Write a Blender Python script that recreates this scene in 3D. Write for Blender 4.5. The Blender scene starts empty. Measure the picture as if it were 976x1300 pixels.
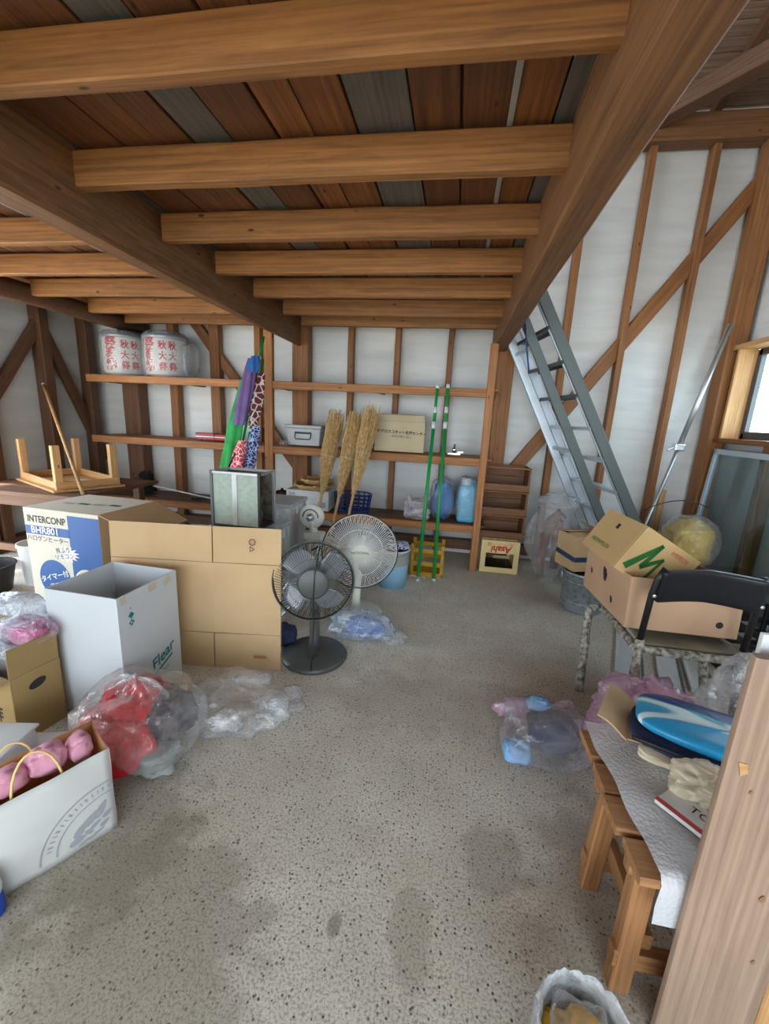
import bpy, bmesh, math, random
from mathutils import Vector, Matrix, noise as mnoise, Euler
PI = math.pi
sc = bpy.context.scene
col = sc.collection
# ---------------------------------------------------------------- camera
def cam_setup():
    yaw, pitch, roll = -0.156882670, 0.224112663, 0.0496835565
    f = Vector((math.sin(yaw)*math.cos(pitch), math.cos(yaw)*math.cos(pitch), -math.sin(pitch)))
    r = Vector((math.cos(yaw), -math.sin(yaw), 0)); u = r.cross(f)
    r2 = math.cos(roll)*r + math.sin(roll)*u; u2 = -math.sin(roll)*r + math.cos(roll)*u
    cd = bpy.data.cameras.new('camera'); cd.sensor_fit = 'HORIZONTAL'; cd.sensor_width = 36
    cd.lens = 528.937/976*36; cd.clip_start = .02
    co = bpy.data.objects.new('camera', cd); col.objects.link(co)
    m = Matrix((r2, u2, -f)).transposed().to_4x4(); m.translation = (0, 0, 1.4)
    co.matrix_world = m; sc.camera = co
cam_setup()
# ---------------------------------------------------------------- sky, openings, exposure
w = bpy.data.worlds.new('sky'); sc.world = w; w.use_nodes = True
w.node_tree.nodes['Background'].inputs[0].default_value = (.8, .91, 1.0, 1)
w.node_tree.nodes['Background'].inputs[1].default_value = 5.6
def portal(loc, rot, sx, sy):
    ld = bpy.data.lights.new('opening_portal', 'AREA'); ld.shape = 'RECTANGLE'; ld.size = sx; ld.size_y = sy
    ld.cycles.is_portal = True
    o = bpy.data.objects.new('opening_portal', ld); col.objects.link(o); o.location = loc; o.rotation_euler = rot
portal((-.85, -3.0, 1.1), (PI/2, 0, 0), 6.4, 2.2)
portal((2.46, 2.95, 1.73), (PI/2, 0, PI/2), 2.4, .66)
portal((1.35, -3.0, 2.9), (PI/2, 0, 0), 2.1, 1.4)
portal((-4.2, 1.75, 1.06), (PI/2, 0, -PI/2), 2.4, 2.1)
sun = bpy.data.lights.new('sun', 'SUN'); sun.energy = 11.0; sun.angle = .05; sun.color = (1, .93, .82)
so = bpy.data.objects.new('sun', sun); col.objects.link(so); so.rotation_euler = (math.radians(3), math.radians(-17.5), 0)
sc.view_settings.view_transform = 'Standard'; sc.view_settings.look = 'None'
sc.view_settings.gamma = 1; sc.view_settings.use_curve_mapping = False
sc.view_settings.exposure = 0.33
sc.cycles.max_bounces = 10; sc.cycles.diffuse_bounces = 6; sc.cycles.transparent_max_bounces = 24
sc.cycles.caustics_reflective = False; sc.cycles.caustics_refractive = False
# ---------------------------------------------------------------- materials
MATS = {}
class NT:
    def __init__(s, name):
        s.m = bpy.data.materials.new(name); s.m.use_nodes = True; s.t = s.m.node_tree; s.n = s.t.nodes
        s.b = s.n['Principled BSDF']; s.out = s.n['Material Output']; MATS[name] = s.m
    def N(s, typ, **kw):
        n = s.n.new('ShaderNode'+typ)
        for k, v in kw.items():
            if k.startswith('i_'):
                key = k[2:]; n.inputs[int(key) if key.isdigit() else key.replace('_', ' ')].default_value = v
            else: setattr(n, k, v)
        return n
    def L(s, a, b): s.t.links.new(a, b)
    def mapping(s, scale=(1, 1, 1), rnd=True, coord='Object'):
        tc = s.N('TexCoord'); mp = s.N('Mapping'); mp.inputs['Scale'].default_value = scale
        s.L(tc.outputs[coord], mp.inputs[0])
        if rnd:
            oi = s.N('ObjectInfo'); mu = s.N('VectorMath', operation='SCALE'); mu.inputs[0].default_value = (37, 91, 53)
            s.L(oi.outputs['Random'], mu.inputs['Scale']); s.L(mu.outputs[0], mp.inputs['Location'])
        return mp.outputs[0]
    def noise(s, vec, scale, detail=4, rough=.55, dist=0):
        n = s.N('TexNoise'); n.inputs['Scale'].default_value = scale; n.inputs['Detail'].default_value = detail
        n.inputs['Roughness'].default_value = rough; n.inputs['Distortion'].default_value = dist
        s.L(vec, n.inputs['Vector']); return n.outputs['Fac']
    def ramp(s, fac, stops):
        r = s.N('ValToRGB'); e = r.color_ramp.elements
        while len(e) < len(stops): e.new(.5)
        for k, (p, c) in enumerate(stops): e[k].position = p; e[k].color = (*c, 1) if len(c) == 3 else c
        s.L(fac, r.inputs[0]); return r.outputs[0]
    def mix(s, fac, a, b, typ='MIX'):
        n = s.N('Mix', data_type='RGBA', blend_type=typ)
        for sock, v in ((n.inputs[0], fac), (n.inputs[6], a), (n.inputs[7], b)):
            if hasattr(v, 'is_output'): s.L(v, sock)
            elif isinstance(v, (int, float)): sock.default_value = v
            else: sock.default_value = (*v, 1)
        return n.outputs[2]
    def bump(s, h, strength=.3, dist=.01):
        n = s.N('Bump'); n.inputs['Strength'].default_value = strength; n.inputs['Distance'].default_value = dist
        s.L(h, n.inputs['Height']); s.L(n.outputs[0], s.b.inputs['Normal'])
    def set(s, **kw):
        for k, v in kw.items():
            sock = s.b.inputs[k.replace('_', ' ')]
            if hasattr(v, 'is_output'): s.L(v, sock)
            elif isinstance(v, tuple) and len(v) == 3: sock.default_value = (*v, 1)
            else: sock.default_value = v
        return s.m
def srgb(r, g, b):
    return tuple(((c/255+.055)/1.055)**2.4 if c > 10 else c/255/12.92 for c in (r, g, b))
def wood(name, dark, light, grey=None, rough=.6, grain=1.0, vary=.35):
    s = NT(name); v = s.mapping((1.2*grain, 14*grain, 14*grain)); g1 = s.noise(v, 2.6, 7, .65, .8)
    v2 = s.mapping((.5, 45, 45)); g2 = s.noise(v2, 2, 3)
    c = s.ramp(g1, [(.28, dark), (.72, light)])
    c = s.mix(.45, c, s.ramp(g2, [(.3, tuple(x*.55 for x in dark)), (.75, light)]))
    kv = s.mapping((3.2, 8, 8)); vo = s.N('TexVoronoi'); vo.inputs['Scale'].default_value = 1.3; s.L(kv, vo.inputs['Vector'])
    k = s.ramp(vo.outputs['Distance'], [(.045, (1, 1, 1)), (.085, (0, 0, 0))])
    c = s.mix(k, c, tuple(x*.35 for x in dark))
    oi = s.N('ObjectInfo'); hv = s.N('HueSaturation'); mr = s.N('MapRange'); mr.inputs[3].default_value = 1-vary; mr.inputs[4].default_value = 1+vary*.6
    s.L(oi.outputs['Random'], mr.inputs[0]); s.L(mr.outputs[0], hv.inputs['Value']); s.L(c, hv.inputs['Color']); c = hv.outputs[0]
    if grey:
        n = s.noise(s.mapping((.8, 4, 4)), 1.5, 4); c = s.mix(s.ramp(n, [(.42, (0, 0, 0)), (.62, (1, 1, 1))]), c, grey)
    s.bump(g1, .25, .004)
    return s.set(Base_Color=c, Roughness=rough)
def plain(name, c, rough=.5, metal=0, var=.06, scale=6, bump=0, **kw):
    s = NT(name); n = s.noise(s.mapping(), scale, 4)
    cc = s.ramp(n, [(.3, tuple(max(0, x*(1-var)) for x in c)), (.7, tuple(min(1, x*(1+var)) for x in c))])
    if bump: s.bump(s.noise(s.mapping(), scale*4, 4), bump, .003)
    return s.set(Base_Color=cc, Roughness=rough, Metallic=metal, **kw)
def card(name, c, var=.12):
    s = NT(name); n = s.noise(s.mapping(), 3.5, 5); n2 = s.noise(s.mapping((3, 3, 120)), 3, 2)
    cc = s.ramp(n, [(.3, tuple(x*(1-var) for x in c)), (.7, c)]); s.bump(n2, .06, .001)
    return s.set(Base_Color=cc, Roughness=.75)
def film(name, tint=(1, 1, 1), white=.35, rough=.12, opac=.35, fold=40):
    """thin crumpled plastic film: part clear, part milky, with glossy creases"""
    s = NT(name); v = s.mapping()
    n = s.noise(v, fold*.25, 5, .6, 1.0); s.bump(s.noise(v, fold*.5, 4, .55, .8), .8, .012)
    s.set(Base_Color=tint, Roughness=rough)
    tr = s.N('BsdfTransparent'); tr.inputs[0].default_value = (*[.75+.25*t for t in tint], 1)
    tl = s.N('BsdfTranslucent'); tl.inputs[0].default_value = (*tint, 1)
    m0 = s.N('MixShader'); m0.inputs[0].default_value = white; s.L(s.b.outputs[0], m0.inputs[1]); s.L(tl.outputs[0], m0.inputs[2])
    lw = s.N('LayerWeight'); lw.inputs[0].default_value = .35
    ad = s.N('Math', operation='MULTIPLY_ADD'); s.L(s.ramp(n, [(.35, (opac*.35,)*3), (.72, (min(1, opac*1.5),)*3)]), ad.inputs[0]); ad.inputs[1].default_value = 1.0
    mu = s.N('Math', operation='MULTIPLY'); s.L(lw.outputs['Facing'], mu.inputs[0]); mu.inputs[1].default_value = .3; s.L(mu.outputs[0], ad.inputs[2]); ad.use_clamp = True
    mx = s.N('MixShader'); s.L(ad.outputs[0], mx.inputs[0]); s.L(tr.outputs[0], mx.inputs[1]); s.L(m0.outputs[0], mx.inputs[2])
    gl = s.N('BsdfGlossy'); gl.inputs['Roughness'].default_value = .14; bp = s.N('Bump'); bp.inputs['Strength'].default_value = .7; bp.inputs['Distance'].default_value = .012
    s.L(s.noise(v, fold*.55, 3, .5, 1.2), bp.inputs['Height']); s.L(bp.outputs[0], gl.inputs['Normal'])
    fw_ = s.N('LayerWeight'); fw_.inputs[0].default_value = .3; s.L(bp.outputs[0], fw_.inputs['Normal']); fr = s.N('Math', operation='MULTIPLY_ADD'); s.L(fw_.outputs['Facing'], fr.inputs[0]); fr.inputs[1].default_value = .34; fr.inputs[2].default_value = .03
    m2 = s.N('MixShader'); s.L(fr.outputs[0], m2.inputs[0]); s.L(mx.outputs[0], m2.inputs[1]); s.L(gl.outputs[0], m2.inputs[2])
    s.L(m2.outputs[0], s.out.inputs[0]); return s.m

W_JOIST = wood('joist_wood', srgb(106, 66, 33), srgb(184, 126, 68), vary=.18)
W_BEAM = wood('beam_wood', srgb(84, 54, 30), srgb(154, 106, 62), vary=.1)
W_BOARD = wood('ceiling_board_wood', srgb(68, 37, 16), srgb(138, 84, 42), vary=.45)
W_GREY = wood('weathered_board_wood', srgb(66, 62, 58), srgb(106, 98, 90), vary=.2)
W_STUD = wood('stud_wood', srgb(104, 63, 30), srgb(172, 113, 60), vary=.15)
W_OLD = wood('old_post_wood', srgb(78, 52, 34), srgb(128, 88, 60), vary=.15)
W_SHELF = wood('shelf_wood', srgb(128, 78, 38), srgb(204, 138, 80), vary=.12)
W_PALE = wood('pale_pine_wood', srgb(176, 126, 76), srgb(226, 178, 120), vary=.1)
W_ROOF = wood('roof_board_wood', srgb(110, 84, 68), srgb(176, 146, 124), vary=.2)
W_BENCH = wood('bench_wood', srgb(128, 84, 48), srgb(192, 138, 88), vary=.15)
W_PLANK = wood('dressed_plank_wood', srgb(132, 106, 88), srgb(178, 150, 128), vary=.05, grain=.6)
W_CRATE = wood('crate_wood', srgb(92, 58, 34), srgb(150, 100, 62), vary=.15)
METAL_STRIP = plain('grey_strip', srgb(140, 138, 134), .5)
def concrete():
    s = NT('concrete_floor'); v = s.mapping(rnd=False)
    big = s.noise(v, .9, 5, .6); mid = s.noise(v, 4, 6, .6)
    c = s.ramp(mid, [(.3, srgb(204, 198, 186)), (.7, srgb(234, 230, 220))])
    c = s.mix(s.ramp(big, [(.35, (0, 0, 0)), (.6, (.55, .55, .55))]), c, srgb(208, 198, 178))
    fine = s.noise(v, 130, 4, .75)
    c = s.mix(s.ramp(fine, [(.4, (.7,)*3), (.52, (0, 0, 0))]), c, srgb(138, 128, 112))
    vo = s.N('TexVoronoi'); vo.inputs['Scale'].default_value = 74; s.L(v, vo.inputs['Vector'])
    sel = s.N('Math', operation='LESS_THAN'); s.L(vo.outputs['Distance'], sel.inputs[0]); sel.inputs[1].default_value = .26
    cs = s.N('SeparateColor'); s.L(vo.outputs['Color'], cs.inputs[0])
    s2 = s.N('Math', operation='GREATER_THAN'); s.L(cs.outputs[0], s2.inputs[0]); s2.inputs[1].default_value = .45
    mm = s.N('Math', operation='MULTIPLY'); s.L(sel.outputs[0], mm.inputs[0]); s.L(s2.outputs[0], mm.inputs[1])
    c = s.mix(mm.outputs[0], c, s.ramp(cs.outputs[1], [(.2, srgb(98, 92, 84)), (.55, srgb(140, 132, 122)), (.9, srgb(190, 184, 172))]))
    # stains with a shape of their own
    tc = s.N('TexCoord')
    wob = s.N('TexNoise'); wob.inputs['Scale'].default_value = 9; s.L(v, wob.inputs['Vector'])
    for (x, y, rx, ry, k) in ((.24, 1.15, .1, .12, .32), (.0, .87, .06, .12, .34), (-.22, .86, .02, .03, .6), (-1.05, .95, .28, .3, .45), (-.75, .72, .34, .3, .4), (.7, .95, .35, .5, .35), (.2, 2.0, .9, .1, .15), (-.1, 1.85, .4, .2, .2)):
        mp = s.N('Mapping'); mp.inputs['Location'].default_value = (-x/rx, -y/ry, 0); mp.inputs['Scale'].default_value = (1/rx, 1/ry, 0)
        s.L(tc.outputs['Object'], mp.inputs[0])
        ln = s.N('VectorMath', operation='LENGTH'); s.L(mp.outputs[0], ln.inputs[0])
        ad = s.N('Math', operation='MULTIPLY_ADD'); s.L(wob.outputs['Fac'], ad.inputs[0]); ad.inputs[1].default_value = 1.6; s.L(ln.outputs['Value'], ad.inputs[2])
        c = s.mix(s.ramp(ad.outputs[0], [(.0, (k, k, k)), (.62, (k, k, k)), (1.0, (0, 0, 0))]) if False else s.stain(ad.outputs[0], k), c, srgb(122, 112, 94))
    s.bump(fine, .5, .003)
    return s.set(Base_Color=c, Roughness=.85)
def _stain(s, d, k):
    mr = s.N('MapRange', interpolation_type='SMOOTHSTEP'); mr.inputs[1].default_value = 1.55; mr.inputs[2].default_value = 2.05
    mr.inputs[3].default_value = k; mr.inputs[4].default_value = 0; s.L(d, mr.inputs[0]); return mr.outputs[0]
NT.stain = _stain
CONC = concrete()
def membrane():
    s = NT('wall_membrane'); v = s.mapping((.8, .8, 6), rnd=False)
    n = s.noise(v, 2.2, 5, .55, .3); n2 = s.noise(s.mapping((1, 1, 1), rnd=False), 1.3, 3)
    c = s.ramp(n, [(.25, srgb(202, 205, 204)), (.6, srgb(218, 220, 218))]); c = s.mix(s.ramp(n2, [(.4, (0, 0, 0)), (.7, (.4,)*3)]), c, srgb(214, 208, 196))
    s.bump(n, .22, .02); return s.set(Base_Color=c, Roughness=.45)
MEMB = membrane()
def glass(name, tint=(.9, .97, 1), k=.12):
    s = NT(name); g = s.N('BsdfGlossy'); g.inputs['Roughness'].default_value = .05
    tr = s.N('BsdfTransparent'); tr.inputs[0].default_value = (*tint, 1); mx = s.N('MixShader'); mx.inputs[0].default_value = k
    s.L(tr.outputs[0], mx.inputs[1]); s.L(g.outputs[0], mx.inputs[2]); s.L(mx.outputs[0], s.out.inputs[0]); return s.m
GLASS = glass('window_glass')
ALU = plain('aluminium', srgb(190, 194, 196), .38, .85, .08, 9)
ALU_DARK = plain('dark_aluminium', srgb(96, 98, 100), .45, .6)
WHITE = plain('white_plastic', srgb(208, 211, 212), .4)
BLACK = plain('black_plastic', srgb(28, 28, 30), .45)
CARD = card('cardboard', srgb(200, 168, 126)); CARD_D = card('cardboard_dark', srgb(160, 132, 84)); CARD_K = card('kraft_card', srgb(188, 144, 104))
# ---------------------------------------------------------------- mesh helpers
def add(o, parent=None):
    col.objects.link(o)
    if parent: o.parent = parent
    return o
def tag(o, label, cat, group=None):
    o['label'] = label; o['category'] = cat
    if group: o['group'] = group
    return o
def thing(name, label, cat, loc=(0, 0, 0), rot=(0, 0, 0), group=None):
    o = bpy.data.objects.new(name, None); o.empty_display_size = .05; add(o); o.location = loc
    o.rotation_euler = rot if isinstance(rot, (tuple, list)) else (0, 0, rot)
    return tag(o, label, cat, group)
def struct(o): o['kind'] = 'structure'; return o
class MB:
    def __init__(s): s.v = []; s.f = []; s.mi = []
    def face(s, idx, m=0): s.f.append(idx); s.mi.append(m)
    def quad(s, a, b, c, d, m=0):
        n = len(s.v); s.v += [Vector(p) for p in (a, b, c, d)]; s.face((n, n+1, n+2, n+3), m); return s
    def box(s, c, d, R=None, m=0):
        n = len(s.v); c = Vector(c)
        for z in (-.5, .5):
            for x, y in ((-.5, -.5), (.5, -.5), (.5, .5), (-.5, .5)):
                p = Vector((x*d[0], y*d[1], z*d[2])); s.v.append((R @ p if R else p)+c)
        for q in ((3, 2, 1, 0), (4, 5, 6, 7), (0, 1, 5, 4), (1, 2, 6, 5), (2, 3, 7, 6), (3, 0, 4, 7)): s.face([n+k for k in q], m)
        return s
    def bx(s, x0, x1, y0, y1, z0, z1, m=0): return s.box(((x0+x1)/2, (y0+y1)/2, (z0+z1)/2), (abs(x1-x0), abs(y1-y0), abs(z1-z0)), None, m)
    def tube(s, pts, r, n=8, caps=True, closed=False, m=0):
        pts = [Vector(p) for p in pts]; N = len(pts); rs = r if isinstance(r, (list, tuple)) else [r]*N
        base = len(s.v); up = None
        for i, p in enumerate(pts):
            if closed: t = (pts[(i+1) % N]-pts[i-1]).normalized()
            else: t = (pts[min(i+1, N-1)]-pts[max(i-1, 0)]).normalized()
            if up is None: up = t.orthogonal().normalized()
            up = (up-t*up.dot(t)); up = up.normalized() if up.length > 1e-6 else t.orthogonal().normalized()
            b = t.cross(up)
            for k in range(n):
                a = 2*PI*k/n; s.v.append(p+(up*math.cos(a)+b*math.sin(a))*rs[i])
        for i in range(N if closed else N-1):
            j = (i+1) % N
            for k in range(n): s.face((base+i*n+k, base+i*n+(k+1) % n, base+j*n+(k+1) % n, base+j*n+k), m)
        if caps and not closed:
            s.face([base+k for k in range(n)][::-1], m); s.face([base+(N-1)*n+k for k in range(n)], m)
        return s
    def lathe(s, prof, n=24, c=(0, 0, 0), R=None, m=0, sx=1, sy=1):
        base = len(s.v); c = Vector(c)
        for r, z in prof:
            for k in range(n):
                a = 2*PI*k/n; p = Vector((r*math.cos(a)*sx, r*math.sin(a)*sy, z)); s.v.append((R @ p if R else p)+c)
        for i in range(len(prof)-1):
            for k in range(n): s.face((base+i*n+k, base+i*n+(k+1) % n, base+(i+1)*n+(k+1) % n, base+(i+1)*n+k), m)
        if prof[0][0] > 1e-5: s.face([base+k for k in range(n)][::-1], m)
        if prof[-1][0] > 1e-5: s.face([base+(len(prof)-1)*n+k for k in range(n)], m)
        return s
    def grid(s, fn, nu, nv, cu=False, m=0):
        base = len(s.v)
        for j in range(nv+1):
            for i in range(nu if cu else nu+1): s.v.append(Vector(fn(i/nu, j/nv)))
        W = nu if cu else nu+1
        for j in range(nv):
            for i in range(nu):
                i2 = (i+1) % W if cu else i+1
                s.face((base+j*W+i, base+j*W+i2, base+(j+1)*W+i2, base+(j+1)*W+i), m)
        return s
    def poly(s, pts, th, axis=Vector((0, 0, 1)), m=0):
        n = len(s.v); k = len(pts); a = Vector(axis)*th
        s.v += [Vector(p) for p in pts]+[Vector(p)+a for p in pts]
        s.face(list(range(n+k-1, n-1, -1)), m); s.face(list(range(n+k, n+2*k)), m)
        for i in range(k): j = (i+1) % k; s.face((n+i, n+j, n+k+j, n+k+i), m)
        return s
    def build(s, name, mat, parent=None, smooth=False, bevel=0, solid=0, sub=0, M=None):
        me = bpy.data.meshes.new(name); me.from_pydata(s.v, [], s.f)
        for mt in (mat if isinstance(mat, (list, tuple)) else [mat]): me.materials.append(mt)
        if any(s.mi): me.polygons.foreach_set('material_index', s.mi)
        if smooth: me.polygons.foreach_set('use_smooth', [True]*len(me.polygons))
        me.update(); o = add(bpy.data.objects.new(name, me), parent)
        if M is not None: o.matrix_basis = M
        if solid: md = o.modifiers.new('s', 'SOLIDIFY'); md.thickness = solid; md.offset = 0
        if sub: md = o.modifiers.new('u', 'SUBSURF'); md.levels = sub; md.render_levels = sub
        if bevel: md = o.modifiers.new('b', 'BEVEL'); md.width = bevel; md.segments = 2; md.limit_method = 'ANGLE'
        return o
def frame(p0, p1, up=(0, 0, 1)):
    p0 = Vector(p0); x = (Vector(p1)-p0); L = x.length; x.normalize(); up = Vector(up)
    if abs(x.dot(up)) > .99: up = Vector((0, 1, 0))
    y = up.cross(x).normalized(); z = x.cross(y); m = Matrix((x, y, z)).transposed().to_4x4(); m.translation = p0
    return m, L
def beam(name, p0, p1, wy, hz, mat, parent=None, up=(0, 0, 1), seed=None, rough=.0015, ch=.004):
    """sawn timber: long axis on local x, chamfered and very slightly uneven"""
    M, L = frame(p0, p1, up); n = max(2, min(14, int(L/.22))); rnd = random.Random(seed if seed is not None else hash((round(L, 3), round(wy, 3), name)) & 65535)
    mb = MB(); a, b = wy/2, hz/2
    sec = [(-a+ch, -b), (a-ch, -b), (a, -b+ch), (a, b-ch), (a-ch, b), (-a+ch, b), (-a, b-ch), (-a, -b+ch)]
    for i in range(n+1):
        oy, oz = rnd.uniform(-rough, rough), rnd.uniform(-rough, rough)
        for y, z in sec: mb.v.append(Vector((L*i/n, y+oy, z+oz)))
    for i in range(n):
        for k in range(8): mb.face((i*8+k, i*8+(k+1) % 8, i*8+8+(k+1) % 8, i*8+8+k))
    mb.face(list(range(7, -1, -1))); mb.face(list(range(n*8, n*8+8)))
    o = mb.build(name, mat, parent, M=M); return o
def copy_tree(o, parent=None):
    c = o.copy(); col.objects.link(c)
    if parent: c.parent = parent
    for ch in o.children: copy_tree(ch, c)
    return c
def nz(x, y, z): return mnoise.noise(Vector((x, y, z)))
# ---------------------------------------------------------------- the building
def building():
    XL, XR, YB, YF = -4.15, 2.42, 4.42, -3.0
    fl = MB().quad((-9, -9, 0), (6, -9, 0), (6, YB+.2, 0), (-9, YB+.2, 0)).build('floor', CONC); struct(fl)
    # back wall: sagging white building membrane behind studs
    def wv(x, z):
        sag = .010*nz(x*.9, z*7, 3)+.014*nz(x*1.6+z*1.6, z*4.5-x*1.2, 7)
        return sag
    def fb(u, v):
        x = XL-.15+(XR-XL+.3)*u; z = 4.3*v; return (x, YB+wv(x, z)+.012, z)
    wb = struct(MB().grid(fb, 150, 150).build('wall_back', MEMB, smooth=True))
    YS = 4.36
    for x, wd, z1, z0 in ((-1.11, .055, 2.3, .0), (-.634, .055, 2.3, .0), (-.115, .055, 2.3, 0), (-3.1, .09, 2.3, 0), (-2.6, .11, 2.3, 0), (-2.11, .07, 2.3, 0), (-3.6, .2, 2.35, 0),
                          (.415, .15, 3.7, 0), (.93, .06, 3.7, 0), (1.42, .055, 3.7, 0), (1.9, .055, 3.7, 0)):
        big = wd > .12
        beam('stud', (x, YS-(.02 if big else 0), z0), (x, YS-(.02 if big else 0), z1), wd, .09+(.05 if big else 0), W_STUD if not x < -3.4 else W_OLD, wb, up=(0, 1, 0))
    beam('center_post', (-1.62, 4.33, 0), (-1.62, 4.33, 2.29), .17, .13, W_STUD, wb, up=(0, 1, 0))
    beam('corner_post', (2.31, 4.31, 0), (2.31, 4.31, 3.9), .14, .15, W_STUD, wb, up=(0, 1, 0))
    beam('brace', (-2.9, 4.37, 2.36), (-1.2, 4.37, .2), .1, .05, W_STUD, wb, up=(0, 1, 0))
    beam('brace', (.55, 4.375, .86), (2.34, 4.375, 3.5), .12, .05, W_STUD, wb, up=(0, 1, 0))
    beam('wall_plate', (XL, 4.34, 2.33), (.3, 4.34, 2.33), .1, .09, W_STUD, wb)
    beam('header', (.38, 4.33, 3.78), (XR, 4.33, 3.78), .14, .19, W_BEAM, wb)
    beam('sill_beam', (XL, 4.36, .12), (XR, 4.36, .12), .1, .1, W_OLD, wb)
    # left wall
    def fl_(u, v):
        y = 2.95+(YB+.15-2.95)*u; z = 2.6*v; return (XL-.01-wv(y+9, z), y, z)
    wl = struct(MB().grid(fl_, 90, 60).build('wall_left', MEMB, smooth=True))
    for y in (3.0, 3.13, 3.735, 4.25):
        beam('stud', (-4.09, y, 0), (-4.09, y, 2.32), .1, .12, W_OLD, wl, up=(1, 0, 0))
    beam('brace', (-4.1, 3.78, 2.2), (-4.1, 2.95, 1.02), .1, .05, W_OLD, wl, up=(1, 0, 0))
    beam('brace', (-4.1, 3.1, 1.18), (-4.1, 3.0, 1.0), .1, .05, W_OLD, wl, up=(1, 0, 0))
    lw = MB(); lw.bx(XL-.04, XL, YF, .55, 0, 2.6); lw.bx(XL-.04, XL, .55, 2.97, 2.12, 2.6); lw.build('wall_lining', MEMB, wl)
    for y in (-2.9, -2.0, -1.2, -.45, .5): beam('stud', (-4.09, y, 0), (-4.09, y, 2.32), .1, .12, W_OLD, wl, up=(1, 0, 0))
    beam('door_lintel', (-4.09, .5, 2.17), (-4.09, 2.95, 2.17), .12, .1, W_OLD, wl)
    beam('brace', (-4.1, 3.72, 2.2), (-4.1, 4.38, .75), .1, .05, W_OLD, wl, up=(1, 0, 0))
    beam('sill_beam', (-4.09, 2.95, .06), (-4.09, YB, .06), .12, .12, W_OLD, wl)
    mb = MB(); pts = [Vector((-3.44, 1.9, 2.22)), Vector((-3.41, 2.6, 2.2)), Vector((-3.43, 3.2, 2.215)), Vector((-3.42, 3.8, 2.2)), Vector((-3.43, 4.34, 2.2))]
    mb.tube(pts, [.075, .08, .078, .075, .07], 10); mb.build('log_brace', W_OLD, wl, smooth=True)
    # right wall with window
    wr = MB(); y0, y1, z0, z1 = 1.75, 4.17, 1.36, 2.1
    ZT = 5.3
    for (a, b, c, d) in ((YF, y0, 0, ZT), (y1, YB+.1, 0, ZT), (y0, y1, 0, z0), (y0, y1, z1, ZT)):
        na, nc = 24, 16
        wr.grid(lambda u, v, a=a, b=b, c=c, d=d: (XR, a+(b-a)*u, c+(d-c)*v), na, nc)
    wr = struct(wr.build('wall_right', MEMB, smooth=True))
    for y in (-2, -1.1, -.2, .7, 1.68): beam('stud', (2.36, y, 0), (2.36, y, 3.8), .06, .1, W_STUD, wr, up=(1, 0, 0))
    for y in (2.2, 2.7, 3.15, 3.6): beam('stud', (2.36, y, 0), (2.36, y, z0-.04), .07, .1, W_STUD, wr, up=(1, 0, 0))
    for y in (2.7, 3.15, 3.6): beam('stud', (2.36, y, z1+.04), (2.36, y, 3.8), .06, .1, W_STUD, wr, up=(1, 0, 0))
    beam('wall_plate', (2.34, YF, 3.85), (2.34, YB, 3.85), .12, .16, W_BEAM, wr)
    beam('corner_brace', (1.32, 4.3, 3.83), (2.36, 3.03, 3.83), .13, .13, W_OLD, wr)
    # window
    wn = struct(MB().bx(2.44, 2.47, y0+.05, y1-.05, z0+.04, z0+.065).build('window_1', ALU_DARK))
    for nm, a in (('window_frame', (2.44, 2.48, y0-.01, y0+.06, z0, z1)), ('window_frame', (2.44, 2.48, y1-.06, y1+.01, z0, z1)), ('window_frame', (2.44, 2.48, y0+.02, y1-.02, z0, z0+.05)), ('window_frame', (2.44, 2.48, y0+.02, y1-.02, z1-.05, z1+.01)), ('window_frame', (2.445, 2.475, 2.95, 2.99, z0, z1))):
        MB().bx(*a).build(nm, ALU_DARK, wn, bevel=.003)
    for a, b in ((y0+.06, 2.95), (2.99, y1-.06)): MB().bx(2.458, 2.462, a, b, z0+.05, z1-.05).build('pane', GLASS, wn)
    beam('window_sill', (2.36, y0-.1, z0-.02), (2.36, y1+.06, z0-.02), .16, .04, W_STUD, wn)
    beam('window_head', (2.36, y0-.1, z1+.02), (2.36, y1+.06, z1+.02), .16, .04, W_PALE, wn)
    beam('window_jamb', (2.37, y1+.01, z0), (2.37, y1+.01, z1), .15, .03, W_PALE, wn, up=(0, 1, 0))
    beam('window_jamb', (2.37, y0-.01, z0), (2.37, y0-.01, z1), .15, .03, W_PALE, wn, up=(0, 1, 0))
    # front wall: wide doorway behind the camera
    fw = MB(); fw.bx(XL-.1, .3, YF-.08, YF, 2.25, 5.3); fw.bx(.3, XR+.1, YF-.08, YF, 3.6, 5.3); fw.bx(XL-.1, -4.0, YF-.08, YF, 0, 2.25); fw.bx(2.35, XR+.1, YF-.08, YF, 0, 2.25)
    struct(fw.build('wall_front', W_OLD))
    # loft floor seen from below
    cl = struct(MB().bx(XL, .34, YF, YB, 2.352, 2.372).build('ceiling', W_OLD))
    rnd = random.Random(4); x = XL+.02
    while x < .3:
        wd = rnd.choice((.13, .15, .15, .17, .19)); x2 = min(x+wd, .31)
        if abs(x2-.31) < .05: x2 = .31
        grey = rnd.random() < .13; dz = rnd.uniform(0, .006)
        beam('ceiling_board', ((x+x2)/2, YF, 2.338-dz), ((x+x2)/2, YB, 2.338-dz), x2-x-.006, .02, W_GREY if grey else W_BOARD, cl, ch=.002, seed=int(x*1e4) & 65535, rough=.0008)
        if rnd.random() < .11: beam('batten', (x2, YF, 2.322), (x2, YB, 2.322), .018, .01, METAL_STRIP, cl, ch=.001, rough=.0004)
        x = x2+.001 if x2 < .31 else 9
    ys = [-2.6, -2.13, -1.66, -1.19, -.72, -.25, .2, .68, 1.142, 1.607, 2.097, 2.57, 3.054, 3.578, 4.0]
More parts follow.
